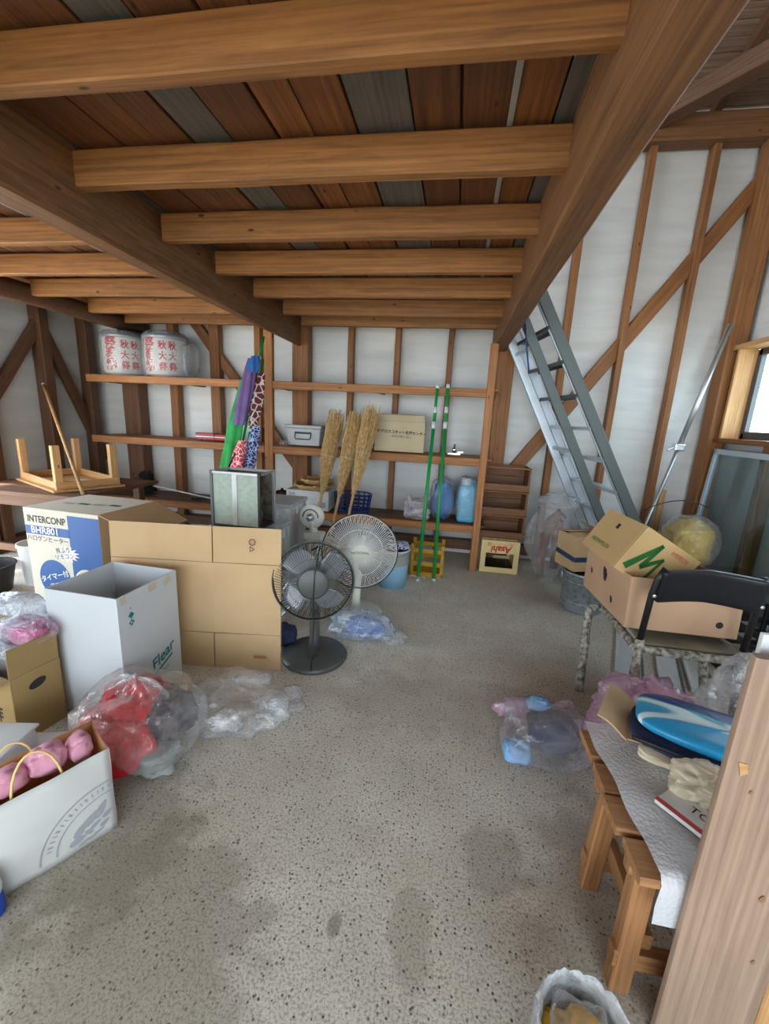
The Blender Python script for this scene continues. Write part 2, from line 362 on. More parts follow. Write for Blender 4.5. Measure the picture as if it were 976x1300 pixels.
    for i, y in enumerate(ys):
        beam('joist', (-1.5, y, 2.252), (.29, y, 2.252), .048, .12, W_JOIST, cl, seed=i)
        beam('joist', (-3.35 if y > 2.2 else -4.1, y+.0, 2.252), (-1.6, y+.0, 2.252), .048, .12, W_JOIST, cl, seed=i+50)
    # two carrying beams; the left one is a slightly twisted balk
    beam('carrying_beam', (.336, YF, 2.2), (.336, YB, 2.2), .118, .29, W_BEAM, cl, rough=.004, ch=.008)
    mb = MB(); n = 16
    for i in range(n+1):
        t = i/n; y = YF+(4.36-YF)*t; xr = -1.40-.052*(y+.6)*.85+.004*math.sin(i*2.1); xl = -1.60-.012*y
        for px, pz in ((xl+.01, 2.057), (xr-.01, 2.057), (xr, 2.067), (xr, 2.34), (xl, 2.34), (xl, 2.067)): mb.v.append(Vector((y, -px, pz)))
    for i in range(n):
        for k in range(6): mb.face((i*6+k, i*6+(k+1) % 6, i*6+6+(k+1) % 6, i*6+6+k))
    mb.face(list(range(5, -1, -1))); mb.face(list(range(n*6, n*6+6)))
    mb.build('carrying_beam', W_BEAM, cl, M=Matrix.Rotation(PI/2, 4, 'Z'))
    # roof over the open right bay
    th = math.radians(22); rf = MB().box((-.85, 3.02, 4.57), (6.8, 3.5, .02), Matrix.Rotation(-th, 3, 'X')).build('roof', W_OLD); struct(rf)
    d = Vector((0, -math.cos(th), math.sin(th))); nrm = Vector((0, -math.sin(th), -math.cos(th)))
    base = Vector((0, 4.55, 3.95)); proto = None
    for k in range(34):
        c = base+d*(.092*k)+nrm*.008
        p0, p1 = Vector((.2, c.y, c.z)), Vector((2.6, c.y, c.z))
        if proto is None: proto = beam('roof_board', p0, p1, .086, .018, W_ROOF, rf, up=-nrm, ch=.002, rough=.0006)
        else:
            o = proto.copy(); add(o, rf); m = proto.matrix_basis.copy(); m.translation = p0; o.matrix_basis = m
    for x in (.5, 1.18, 1.86, 2.3):
        a = base+nrm*.055; b = base+d*3.2+nrm*.055
        beam('rafter', (x, a.y, a.z), (x, b.y, b.z), .06, .08, W_OLD, rf)
    th2 = math.radians(-22); struct(MB().box((-.85, -.9, 4.17), (6.8, 5.0, .02), Matrix.Rotation(th, 3, 'X')).build('roof', W_OLD))
building()
# ---------------------------------------------------------------- shared builders
INK = plain('black_ink', srgb(40, 38, 36), .7); INK_RED = plain('red_ink', srgb(196, 40, 36), .6); INK_TEAL = plain('teal_ink', srgb(20, 116, 124), .6)
INK_BLUE = plain('blue_print', srgb(22, 82, 150), .5); INK_GREEN = plain('green_ink', srgb(34, 104, 40), .6); INK_GREY = plain('grey_ink', srgb(158, 162, 166), .6); INK_WHITE = plain('white_ink', srgb(216, 217, 214), .5)
FILM = film('clear_film', (.95, .97, 1), .25, .1, .13); FILM_PINK = film('pink_film', (.93, .62, .82), .4, .12, .4, 30); FILM_GREY = film('grey_film', (.86, .87, .9), .25, .1, .2, 30)
FILM_BLUE = film('bluish_film', (.74, .85, 1), .3, .1, .3, 45); FILM_MILK = film('milky_film', (.9, .93, .96), .5, .25, .72, 60)
def front(x, y, z, roll=0): return Matrix.Translation((x, y, z)) @ Matrix.Rotation(PI/2, 4, 'X') @ Matrix.Rotation(roll, 4, 'Z')
def right(x, y, z, roll=0): return Matrix.Translation((x, y, z)) @ Matrix.Rotation(PI/2, 4, 'Z') @ Matrix.Rotation(PI/2, 4, 'X') @ Matrix.Rotation(roll, 4, 'Z')
def left(x, y, z, roll=0): return Matrix.Translation((x, y, z)) @ Matrix.Rotation(-PI/2, 4, 'Z') @ Matrix.Rotation(PI/2, 4, 'X') @ Matrix.Rotation(roll, 4, 'Z')
def host(p):
    """print belongs to the body it is printed on, when that body shares the thing's own axes"""
    if p is not None and p.type == 'EMPTY':
        for ch in p.children:
            if ch.name.split('.')[0] in ('body', 'paper_body', 'packet', 'sheet', 'panel', 'front_panel', 'film') and ch.matrix_basis == Matrix.Identity(4): return ch
    return p
def lettering(parent, s, M, size, mat, sx=1, bold=0, name='lettering', shear=0, bend=None):
    cu = bpy.data.curves.new('txt', 'FONT'); cu.body = s; cu.size = size; cu.align_x = 'CENTER'; cu.align_y = 'CENTER'; cu.offset = bold; cu.shear = shear; cu.resolution_u = 3
    t = bpy.data.objects.new('txt', cu); me = bpy.data.meshes.new_from_object(t); bpy.data.objects.remove(t); bpy.data.curves.remove(cu)
    me.name = name; me.materials.clear(); me.materials.append(mat)
    for v in me.vertices:
        v.co.x *= sx
        if bend: a = v.co.x/bend; v.co = Vector((bend*math.sin(a), v.co.y, bend*(math.cos(a)-1)+v.co.z))
    o = add(bpy.data.objects.new(name, me), host(parent)); o.matrix_basis = M @ Matrix.Translation((0, 0, .0012)); return o
def flat(parent, pts, M, mat, name='print', lift=.0008):
    mb = MB(); mb.v = [Vector((x, y, 0)) for x, y in pts]; mb.face(list(range(len(pts))))
    return mb.build(name, mat, host(parent), M=M @ Matrix.Translation((0, 0, lift)))
def disc(r, n=28, c=(0, 0), rx=1): return [(c[0]+r*rx*math.cos(2*PI*k/n), c[1]+r*math.sin(2*PI*k/n)) for k in range(n)]
def ringmesh(parent, r0, r1, M, mat, a0=0, a1=2*PI, n=40, name='print', lift=.0008):
    mb = MB(); mb.grid(lambda u, v: ((r0+(r1-r0)*v)*math.cos(a0+(a1-a0)*u), (r0+(r1-r0)*v)*math.sin(a0+(a1-a0)*u), 0), n, 1)
    return mb.build(name, mat, parent, M=M @ Matrix.Translation((0, 0, lift)))
def carton(name, label, loc, rot, dims, mat, flaps=(), inner=None, closed=False, cat='box', group=None, th=.006):
    """cardboard carton: body (walls and bottom), a flap part for every (side, length, angle): 0 up, 90 out, -90 shut"""
    w_, d_, h_ = dims; t = thing(name, label, cat, loc, rot, group); mb = MB(); x, y = w_/2, d_/2
    mb.bx(-x, x, -y, -y+th, 0, h_); mb.bx(-x, x, y-th, y, 0, h_); mb.bx(-x, -x+th, -y+th, y-th, 0, h_); mb.bx(x-th, x, -y+th, y-th, 0, h_); mb.bx(-x+th, x-th, -y+th, y-th, 0, th)
    if closed: mb.bx(-x+th, x-th, -y+th, y-th, h_-th, h_)
    mb.build('body', mat, t, bevel=.0015)
    for side, ln, ang in flaps:
        f = MB(); W = (w_ if side in 'fb' else d_)*.985; n = 6
        f.grid(lambda u, v: ((u-.5)*W*(1-.02*v), 0.012*ln*math.sin(v*3+u), v*ln), n, 4)
        R = Matrix.Rotation(math.radians({'f': 0, 'r': 90, 'b': 180, 'l': 270}[side]), 4, 'Z')
        off = {'f': y, 'b': y, 'l': x, 'r': x}[side]
        f.build('flap', mat, t, solid=.004, M=R @ Matrix.Translation((0, -off+.003, h_+.001)) @ Matrix.Rotation(math.radians(ang), 4, 'X'))
    return t
def blob(name, c, r, seed, mat, parent=None, lump=.18, fold=.06, ff=5, floor=None, nu=56, nv=36, knot=0, flat_=2.6, ridge=0, M=None, power=1.0):
    """crumpled closed surface: super-ellipsoid with lumps and sharp folds; knot gathers the top like a tied bag"""
    c = Vector(c); mb = MB()
    def fn(u, v):
        a = 2*PI*u; ph = PI*(v-.5); cz, sz = math.cos(ph), math.sin(ph)
        d = Vector((math.cos(a)*cz, math.sin(a)*cz, sz)); e = 2/flat_
        sg = lambda q: math.copysign(abs(q)**e, q)
        n1 = nz(d.x*1.6+seed, d.y*1.6, d.z*1.6); n2 = abs(nz(d.x*ff+seed*3, d.y*ff, d.z*ff+seed)); n3 = abs(nz(d.x*ff*2.1, d.y*ff*2.1+seed, d.z*ff*2.1))
        k = 1+lump*n1*1.6-fold*2.2*n2-fold*n3
        if ridge: k += ridge*math.sin(a*13+4*n1)*cz
        p = Vector((sg(d.x)*r[0]*k, sg(d.y)*r[1]*k, sg(d.z)*r[2]*k))
        if knot and v > .72:
            t = (v-.72)/.28; s_ = (1-t)*(1-t)*.9+.1 if t < .8 else .1+.5*(t-.8)/.2
            p.x *= s_; p.y *= s_; p.z = p.z*(1-t*.2)+knot*t*t
            p.x += .02*nz(seed, t*3, a)*t; p.y += .02*nz(a, seed, t*2)*t
        p += c
        if floor is not None and p.z < floor: p.z = floor+.002*abs(n1)
        return p
    mb.grid(fn, nu, nv, cu=True)
    return mb.build(name, mat, parent, smooth=True, M=M)
def cloth(name, rgb, var=.2, scale=9, rough=.85):
    s = NT(name); n = s.noise(s.mapping(), scale, 4); s.bump(s.noise(s.mapping(), 22, 4), .5, .008)
    c = srgb(*rgb); return s.set(Base_Color=s.ramp(n, [(.3, tuple(x*(1-var) for x in c)), (.7, tuple(min(1, x*(1+var)) for x in c))]), Roughness=rough)
RED = cloth('red_cloth', (206, 30, 36)); PINK = cloth('pink_cloth', (214, 150, 172), .1); NAVY = cloth('navy_cloth', (38, 46, 78)); LBLUE = cloth('light_blue_cloth', (128, 176, 220)); DARKC = cloth('dark_patterned_cloth', (66, 52, 60), .6, 26); MAGENTA = cloth('magenta_ribbon', (206, 70, 140)); BEIGE = cloth('beige_cloth', (222, 208, 182), .08); BLUEC = cloth('blue_cloth', (70, 96, 160))
GREYC = cloth('grey_cloth', (140, 144, 142))
# ---------------------------------------------------------------- built-in shelving
def shelving():
    t = thing('storage_shelf', 'long wooden wall shelving of three tiers with two front posts', 'shelf', (-1.7, 3.9, 0))
    o = lambda p: (p[0]+1.7, p[1]-3.9, p[2])
    def b(nm, p0, p1, wy, hz, mat=W_SHELF, up=(0, 0, 1), seed=1): return beam(nm, o(p0), o(p1), wy, hz, mat, t, up, seed)
    b('post', (.268, 3.9, 0), (.268, 3.9, 2.056), .066, .055, up=(0, 1, 0), seed=3)
    b('post', (-1.79, 3.9, 0), (-1.79, 3.9, 2.19), .085, .055, up=(0, 1, 0), seed=4)
    for z, k in ((1.645, 0), (1.035, 1), (.405, 2)):
        b('rail', (-1.745, 3.89, z), (.233, 3.89, z), .035, .072, seed=10+k)
        b('rail', (-3.76, 3.89, z-(.0 if k < 2 else .01)), (-1.835, 3.89, z-(0 if k < 2 else .01)), .035, .072, seed=20+k)
        for j, (y0, y1) in enumerate(((3.91, 4.1), (4.105, 4.3))):
            b('shelf_board', (-1.745, (y0+y1)/2, z+.028), (.34, (y0+y1)/2, z+.028), y1-y0, .02, W_OLD if k == 2 else W_SHELF, seed=30+k*5+j)
            b('shelf_board', (-3.76, (y0+y1)/2, z+.026), (-1.75, (y0+y1)/2, z+.026), y1-y0, .02, W_OLD if k == 2 else W_SHELF, seed=60+k*5+j)
    for x in (-3.72, -2.72, -1.74, -.75, .29):
        for z in (1.64, 1.03, .4): b('bearer', (x, 3.91, z+.0), (x, 4.3, z+.0), .04, .045, W_OLD, seed=int(x*9)+100)
    return t
shelving()
# ---------------------------------------------------------------- left foreground
def paper_bag():
    a = math.atan2(.249, .151); L, D, Hh = .36, .17, .31
    t = thing('paper_shopping_bag', 'white paper shopping bag with a grey printed crest, holding pink pouches', 'bag', (-1.203, .677, 0), a)
    def wall(p0, p1, nm, mat, ins, top0, top1, bulge, crease=0):
        mb = MB(); p0, p1 = Vector(p0), Vector(p1); n = Vector((p1.y-p0.y, p0.x-p1.x)).normalized()
        def fn(u, v):
            p = p0.lerp(p1, u); off = bulge*math.sin(PI*v)*math.sin(PI*u)-ins+.006*nz(u*3+bulge*99, v*3, 2); ht = top0+(top1-top0)*u
            return (p.x+n.x*off, p.y+n.y*off, .002+v*ht)
        mb.grid(fn, 16, 10); return mb.build(nm, mat, t, smooth=True, solid=.001)
    PW = plain('white_paper', srgb(200, 201, 199), .6, bump=.05); KR = plain('kraft_lining', srgb(196, 144, 88), .7)
    wall((0, 0), (L, 0), 'front_panel', PW, 0, .295, .315, .018); wall((0, 0), (L, 0), 'lining', KR, .003, .293, .313, .018)
    wall((L, 0), (L, D), 'side_panel', PW, 0, .315, .29, -.02); wall((L, 0), (L, D), 'lining', KR, .003, .313, .31, -.02)
    wall((L, D), (0, D), 'back_panel', PW, 0, .31, .3, .02); wall((L, D), (0, D), 'lining', KR, .003, .325, .3, .02)
    wall((0, D), (0, 0), 'side_panel', PW, 0, .3, .295, -.01); wall((0, D), (0, 0), 'lining', KR, .003, .298, .293, -.01)
    MB().bx(.005, L-.005, .005, D-.005, 0, .004).build('bottom_panel', PW, t)
    # crest: two rings and laurel leaves, wrapped on the bulging front panel
    def onf(x, z): u, v = x/L, z/.305; return Vector((x, -(.018*math.sin(PI*v)*math.sin(PI*u)+.006*nz(u*3+.018*99, v*3, 2))-.0016, z))
    cx, cz = .325, .035; mb = MB()
    def strip(r0, r1, a0, a1, n=40):
        pts = [(a0+(a1-a0)*i/n) for i in range(n+1)]
        for i in range(n):
            q = [(cx+r*math.cos(q_), cz+r*math.sin(q_)) for r, q_ in ((r0, pts[i]), (r1, pts[i]), (r1, pts[i+1]), (r0, pts[i+1]))]
            if all(.004 < x < L-.003 and .006 < z < .29 for x, z in q): mb.quad(*[onf(x, z) for x, z in q])
    strip(.168, .173, 0, PI); strip(.128, .132, 0, PI)
    for k in range(26): q = PI*(.08+.84*k/25); strip(.144, .158, q, q+.022+.02*(k % 3 == 0), 2)
    def leaf(x, z, l, w_, a):
        pts = []
        for i in range(10):
            s_ = 2*PI*i/10; px, pz = l*math.cos(s_), w_*math.sin(s_)*(1-.3*math.cos(s_)); pts.append((x+px*math.cos(a)-pz*math.sin(a), z+px*math.sin(a)+pz*math.cos(a)))
        if all(.004 < q[0] < L-.003 and q[1] > .004 for q in pts):
            n = len(mb.v); mb.v += [onf(*q) for q in pts]; mb.face(list(range(n, n+10)))
    for x, z, l, w_, a in ((.26, .085, .028, .013, .9), (.29, .105, .03, .014, .7), (.318, .118, .03, .013, .95), (.335, .09, .018, .01, .4), (.25, .05, .024, .012, .2), (.28, .06, .014, .008, 2.4), (.3, .075, .018, .008, .5), (.325, .06, .016, .009, .5), (.3, .035, .026, .006, .35), (.27, .03, .022, .006, .2)): leaf(x, z, l, w_, a)
    mb.build('crest', INK_GREY, t)
    TW = plain('yellow_twine', srgb(226, 200, 130), .8)
    for y, x0, x1, h in ((.012, .12, .24, .13), (.155, .1, .2, .09)):
        MB().tube([(x0+(x1-x0)*(.5-.5*math.cos(PI*k/12)), y+.02*math.sin(PI*k/12), .27+h*math.sin(PI*k/12)) for k in range(13)], .0035, 6).build('twine_handle', TW, t, smooth=True)
    return t, math.atan2(.249, .151)
_, pa = paper_bag()
def bagpt(x, y, z): c, s = math.cos(pa), math.sin(pa); return (-1.203+x*c-y*s, .677+x*s+y*c, z)
for k, (x, y, z, r, sd, lab) in enumerate(((.12, .085, .305, (.055, .04, .035), 3.1, 'plump pink cloth pouch with a pale tip inside the crested paper bag'), (.215, .085, .32, (.05, .042, .045), 7.7, 'pink cloth pouch pulled up through the twine handle of the paper bag'), (.3, .085, .31, (.036, .045, .042), 12.2, 'round pink cloth pouch by the kraft end of the paper bag'))):
    t = thing('cloth_pouch', lab, 'pouch', bagpt(x, y, z), pa, 'pink pouches in the paper bag')
    blob('cloth', (0, 0, 0), r, sd, PINK, t, .14, .06, 3.2, nu=40, nv=26)
    MB().lathe([(.0, -.02), (.02, -.012), (.026, .0), (.02, .008), (.024, .014)], 16, (.0, -.01, r[2]*.7)).build('gathered_mouth', PINK, t, smooth=True)
def bottle():
    t = thing('detergent_bottle', 'white and blue plastic bottle standing against the crested paper bag', 'bottle', (-1.15, .70, 0), 0)
    MB().lathe([(.0, 0), (.022, 0), (.025, .01), (.025, .05), (.022, .07)], 20).build('blue_base', plain('blue_plastic', srgb(20, 70, 170), .35), t, smooth=True)
    MB().lathe([(.0221, .07), (.025, .09), (.022, .12), (.012, .135), (.012, .15), (0, .152)], 20).build('neck', WHITE, t, smooth=True)
bottle()
def red_bag():
    t = thing('clear_plastic_bag', 'tied clear plastic bag bulging with red clothes beside the white carton', 'plastic bag', (-1.18, 1.3, 0))
    blob('film', (0, 0, .155), (.235, .2, .17), 4.4, FILM, t, .12, .05, 4, .002, 72, 44, knot=.06)
    for sx, a in ((-1, .6), (1, -.4)):
        MB().grid(lambda u, v: (sx*(.01+.12*v), .03*math.sin(u*5)*v+(u-.5)*.09*v, .335+.035*math.sin(v*3)*u-.07*v+.01*math.sin(u*19)), 14, 8).build('tied_ear', FILM, t, smooth=True)
    for k, (c, r, sd, m) in enumerate((((-.11, -.05, .11), (.115, .11, .1), 1.2, RED), ((.01, -.1, .1), (.1, .085, .095), 5.3, RED), ((.13, .04, .17), (.08, .09, .1), 9.1, DARKC), ((.13, -.06, .045), (.09, .085, .04), 2.6, GREYC), ((-.02, .03, .2), (.14, .11, .09), 6.8, RED))):
        nm = ('red_garment', 'red_garment', 'patterned_garment', 'grey_garment', 'red_garment')[k]
        o = blob(nm, (-1.18+c[0]*.95, 1.3+c[1], c[2]), r, sd, m, None, .2, .12, 4, .006)
        tag(o, ('crumpled red garment at the open side of the tied clear bag', 'crumpled red garment sagging low at the front of the tied clear bag', 'dark red-flecked garment stuffed in the tied clear bag', 'pale grey cloth at the bottom of the tied clear bag', 'red garment pressed under the knot of the clear bag')[k], 'clothes', 'clothes in the clear bag')
red_bag()
def clear_bag():
    t = thing('clear_plastic_bag', 'slack empty clear plastic bag lying before the flattened cardboard carton', 'plastic bag', (-.9, 1.56, 0), .2)
    blob('film', (0, 0, .085), (.22, .16, .12), 8.3, FILM_GREY, t, .3, .09, 3.6, .002, 72, 44, knot=.02)
    blob('film_tail', (.21, .06, .05), (.1, .07, .05), 2.9, FILM_GREY, t, .3, .12, 4, .002, 40, 26)
    o = blob('crumpled_wrapper', (-.9, 1.48, .045), (.07, .045, .045), 6.1, film('silvery_film', (.9, .9, .88), .3, .08, .9, 60), None, .3, .16, 5, .004); tag(o, 'small crumpled silvery wrapper inside the slack clear bag', 'wrapper')
clear_bag()
def brown_box():
    t = carton('cardboard_box', 'brown cardboard box with a hand hole, pink ribbon spilling from its open top', (-1.85, 1.335, 0), -.175, (.4, .19, .3), CARD_D, (('r', .13, 2), ('f', .1, 100), ('b', .12, 4), ('l', .12, 20)))
    flat(t, [(x*.9, z) for x, z in disc(.02, 20, rx=1.9)], right(.2, .0, .235, .25), INK, 'hand_hole')
    lettering(t, '酢', front(.085, -.095, .12), .085, INK, bold=.0015)
    # heap of film and ribbon on it
    o = thing('clear_plastic_bag', 'bluish clear plastic wrap heaped on the brown box with the hand hole', 'plastic bag', (-1.9, 1.4, .33))
    blob('film', (0, 0, .07), (.22, .12, .14), 3.3, FILM_BLUE, o, .25, .08, 4.5, None, 64, 40)
    blob('film_apron', (.02, -.1, -.02), (.16, .03, .09), 7.3, FILM, o, .2, .08, 4, None, 40, 26)
    p = thing('ribbon_bundle', 'bundle of shiny magenta plastic ribbon lying on the brown box', 'ribbon', (-1.74, 1.36, .4))
    rnd = random.Random(5)
    for k in range(26):
        pts = []; a0 = rnd.uniform(0, 6.3); z0 = rnd.uniform(0, .06); rr = rnd.uniform(.03, .085)
        for i in range(9): a = a0+i*.45; pts.append((rr*math.cos(a)*1.15+rnd.uniform(-.008, .008), rr*.6*math.sin(a), z0+rnd.uniform(-.008, .012)))
        mb = MB(); hw = Vector((0, .004, .006))
        for i in range(8): mb.quad(Vector(pts[i])-hw, Vector(pts[i+1])-hw, Vector(pts[i+1])+hw, Vector(pts[i])+hw)
        mb.build('ribbon', MAGENTA, p)
    blob('wrapping', (0.0, 0, .035), (.11, .065, .055), 4.9, FILM_PINK, p, .2, .08, 5)
brown_box()
def white_box():
    WB = card('white_card', srgb(198, 203, 207), .05); t = carton('white_carton', 'tall open white cardboard box with small teal lettering', (-1.52, 1.606, 0), -.038, (.369, .366, .6), WB, th=.007)
    R = .1845
    for k, (ch, s_) in enumerate((('▴', .03), ('◆', .035), ('❖', .035))): lettering(t, ch, right(R, -.115, .53-.035*k), s_, INK_TEAL, name='mark')
    lettering(t, 'Flear', right(R, .05, .2, .35), .08, INK_TEAL, shear=.3, bold=.002)
    flat(t, [(-.07, -.006), (.06, -.006), (.066, .006), (-.064, .006)], right(R, .06, .155, .35), INK_TEAL, 'underline')
    lettering(t, 'soda', right(R, .07, .125, .35), .022, INK_TEAL)
    TP = plain('old_tape', srgb(196, 186, 168), .4)
    for y, z, w_, a in ((.02, .575, .05, .1), (.115, .57, .05, .6), (-.15, .58, .03, .2)): flat(t, [(-w_/2, -.018), (w_/2, -.018), (w_/2, .018), (-w_/2, .018)], right(R, y, z, a), TP, 'tape')
white_box()
def heater_box():
    CB = card('printed_white_card', srgb(206, 201, 186), .05)
    t = carton('appliance_box', 'blue and white printed heater box with its side flap hanging open', (-2.5, 2.523, 0), -.06, (.61, .496, .696), CARD, (('r', .3, 112),), closed=True)
    x0, y = -.305, -.248
    def rect(a, b, c, d, mat, nm='print', lift=.0008): return flat(t, [(a, c), (b, c), (b, d), (a, d)], front(x0, y, 0), mat, nm, lift)
    rect(0, .61, 0, .696, CB, 'printed_face', .0004); rect(.36, .61, .0, .67, INK_BLUE, 'blue_panel'); rect(0, .37, .515, .575, INK_BLUE, 'blue_band')
    MB().quad((-.305, -.248, .6968), (.305, -.248, .6968), (.305, .248, .6968), (-.305, .248, .6968)).build('printed_top', CB, t)
    lettering(t, 'INTERCONP', front(x0+.185, y-.001, .62), .066, INK, sx=.86, bold=.001); lettering(t, 'BHR801', front(x0+.165, y-.002, .545), .066, INK_WHITE, sx=1.05, bold=.0012)
    lettering(t, 'ハロゲンヒーター', front(x0+.18, y-.001, .485), .046, INK, sx=.95)
    st = []
    for k in range(28): a = 2*PI*k/28; r = .105 if k % 2 else .065; st.append((.32+r*1.05*math.cos(a), .4+r*.6*math.sin(a)))
    flat(t, st, front(x0, y, 0), INK_WHITE, 'starburst', .0014); lettering(t, '首ふり\nリモコン', front(x0+.3, y-.002, .4, .15), .042, INK)
    flat(t, disc(.135, 36, (.2, .21), .97), front(x0, y, 0), INK_BLUE, 'round_badge', .0012)
    lettering(t, 'タイマー付', front(x0+.2, y-.002, .225, .3), .05, INK_WHITE, bold=.001); lettering(t, '省エネ', front(x0+.215, y-.002, .165, .3), .045, INK_WHITE)
    COP = plain('copper_print', srgb(198, 172, 140), .5); flat(t, disc(.105, 32, (.47, .2)), front(x0, y, 0), COP, 'printed_heater', .0012); ringmesh(t, .098, .108, front(x0+.47, y, .2), INK_WHITE, lift=.0016)
    for r in (.03, .05, .07): ringmesh(t, r-.004, r, front(x0+.47, y, .2), INK_GREY, lift=.0016)
    for k in range(4): flat(t, [(.05+.11*k, -.02), (.14+.11*k, -.02), (.14+.11*k, .02), (.05+.11*k, .02)], Matrix.Translation((x0+.06, -.05+.02*k, .6972)), INK_GREEN if k % 2 else INK_GREY, 'top_print')
heater_box()
def flat_carton():
    a = math.atan2(.13, .9); t = thing('flattened_carton', 'large flattened plain cardboard carton standing on edge behind the white box', 'cardboard', (-1.753, 1.82, 0), (math.radians(-3), 0, a))
    Hh = .8
    for nm, xa, xb, za, zb in (('flap', .0, .545, .605, Hh), ('flap', .552, .912, .605, Hh), ('panel', .0, .548, .205, .602), ('panel', .548, .912, .205, .602), ('flap', .0, .545, 0, .202), ('flap', .552, .912, 0, .202)):
        mb = MB(); mb.grid(lambda u, v: (xa+(xb-xa)*u, .004*math.sin(u*4+xa*9)*(1 if nm == 'flap' else .3)+.002*nz(u*3, v*3, xa*9), za+(zb-za)*v), 8, 6)
        mb.build(nm, CARD, t, solid=.006)
    MB().bx(.0, .912, .012, .018, .0, .79).build('rear_panel', CARD, t)
    ringmesh(t, .014, .018, front(.76, -.004, .725), INK, n=24, name='recycling_mark', lift=.0045)
    for k in range(3): q = 2*PI*k/3+PI/2; flat(t, [(.009*math.cos(q+s_), .009*math.sin(q+s_)) for s_ in (-.5, .5, 1.1)], front(.76, -.004, .725), INK, 'recycling_mark', .0045)
    lettering(t, '▷', front(.76, -.008, .685), .035, INK, name='recycling_mark')
    flat(t, [(-.035, -.008), (.035, -.008), (.035, .008), (-.035, .008)], front(.8, -.004, .075), plain('red_brown_ink', srgb(172, 112, 72), .7), 'printed_mark', .0045)
flat_carton()
def left_back():
    # low bench carrying the upturned table
    t = thing('work_bench', 'dark old plank bench below the upturned low table', 'bench', (-3.45, 3.25, 0))
    for k in range(4): beam('plank', (-.52, -.42+.235*k, .665), (.6, -.42+.235*k, .665), .225, .03, W_OLD, t, seed=k)
    for x in (-.48, .5):
        for y in (-.45, .25): beam('leg', (x, y, 0), (x, y, .65), .07, .07, W_OLD, t, up=(0, 1, 0))
    beam('apron', (-.52, -.47, .6), (.6, -.47, .6), .03, .09, W_OLD, t); beam('stretcher', (-.52, -.45, .18), (.6, -.45, .18), .03, .06, W_OLD, t)
    # upturned low table: corner toward the doorway
    a = math.atan2(.366, .25); t = thing('low_table', 'pale pine low table lying upside down with its legs in the air', 'table', (-3.12, 2.85, .682), math.radians(-25))
    Wd, Dp = .95, .47
    MB().bx(-.82, .06+.0, -.06, Dp, 0, .018).build('tabletop', W_PALE, t, bevel=.003)
    for (p0, p1) in (((-.8, -.02, .05), (.03, -.02, .05)), ((-.8, Dp-.04, .05), (.03, Dp-.04, .05)), ((.02, -.03, .05), (.02, Dp-.03, .05)), ((-.79, -.03, .05), (-.79, Dp-.03, .05))): beam('apron', p0, p1, .02, .06, W_PALE, t)
    for x, y in ((.0, 0), (.0, Dp-.06), (-.75, Dp-.06), (-.77, 0)): beam('leg', (x, y, .018), (x, y, .37), .055, .055, W_PALE, t, up=(0, 1, 0))
    o = flat(None, [(0, 0), (.18, .02), (.17, .12), (.01, .1)], Matrix.Translation((-3.4, 3.2, .704)), INK_WHITE, 'paper_sheet'); tag(o, 'loose white paper lying inside the upturned pine table', 'paper')
    t = thing('broom_handle', 'bare pale wooden broomstick leaning from the plank bench to the wall', 'stick', (-2.875, 2.82, .682))
    q = Vector((-4.0, 3.62, 1.553))-Vector((-2.875, 2.82, .682)); MB().tube([q*(.0+k/10) for k in range(11)], .014, 10).build('handle', W_PALE, t, smooth=True); MB().tube([q*.985, q*1.0], .0148, 10).build('end_cap', WHITE, t, smooth=True)
    # pails
    t = thing('white_pail', 'white plastic pail standing on the floor beside the heater box', 'bucket', (-3.13, 2.62, 0))
    MB().lathe([(.0, 0), (.105, 0), (.125, .3), (.132, .3), (.132, .325), (.122, .325), (.1, .01), (0, .01)], 28).build('pail', WHITE, t, smooth=False)
    MB().tube([(.13*math.cos(q_), -.02-.13*math.sin(q_)*.4, .31-.1*math.sin(q_)) for q_ in [PI*k/12 for k in range(13)]], .004, 6).build('handle', ALU, t, smooth=True)
    t = thing('black_basin', 'black plastic basin with a white looped handle beside the white pail', 'basin', (-3.3, 2.36, .0))
    MB().lathe([(.0, .0), (.13, .0), (.17, .2), (.178, .2), (.178, .21), (.165, .21), (.12, .012), (0, .012)], 28).build('basin', BLACK, t)
    MB().tube([(.06+.08*math.cos(q_), -.12, .21+.11*math.sin(q_)) for q_ in [PI*k/12 for k in range(13)]], .012, 8).build('handle', WHITE, t, smooth=True)
    # small box and papers behind the paper bag
    t = thing('white_tub', 'rounded white plastic tub beside the crested paper bag', 'tub', (-1.53, 1.02, 0), .2)
    MB().bx(-.09, .09, -.09, .09, 0, .2).build('body', WHITE, t, bevel=.02); MB().bx(-.094, .094, -.094, .094, .2, .212).build('lid', WHITE, t, bevel=.005)
    t = thing('leaflet', 'white leaflet with a blue print between the paper bag and the brown box', 'leaflet', (-1.4, 1.12, .13), .3)
    MB().bx(-.1, .1, -.07, .07, 0, .004).build('sheet', INK_WHITE, t); flat(t, [(-.07, -.03), (.0, -.04), (.02, .0), (.06, .03), (-.03, .02)], Matrix.Translation((0, 0, .004)), LBLUE, 'printed_patch')
    o = MB().bx(-.12, .12, -.08, .08, 0, .128).build('small_carton', CARD_D, None, M=Matrix.Translation((-1.4, 1.12, 0)) @ Matrix.Rotation(.3, 4, 'Z')); tag(o, 'low brown carton under the blue-printed leaflet', 'box')
    t = MB().tube([(-1.42+.012*math.cos(k*1.7)+.018*k, 1.04+.02*math.sin(k*1.3)+.006*k, .15+.012*math.sin(k*.9)) for k in range(14)], .003, 6)  .build('charging_cable', BLACK, None, smooth=True); tag(t, 'thin black cord coiled over the blue-printed leaflet', 'cord')
left_back()
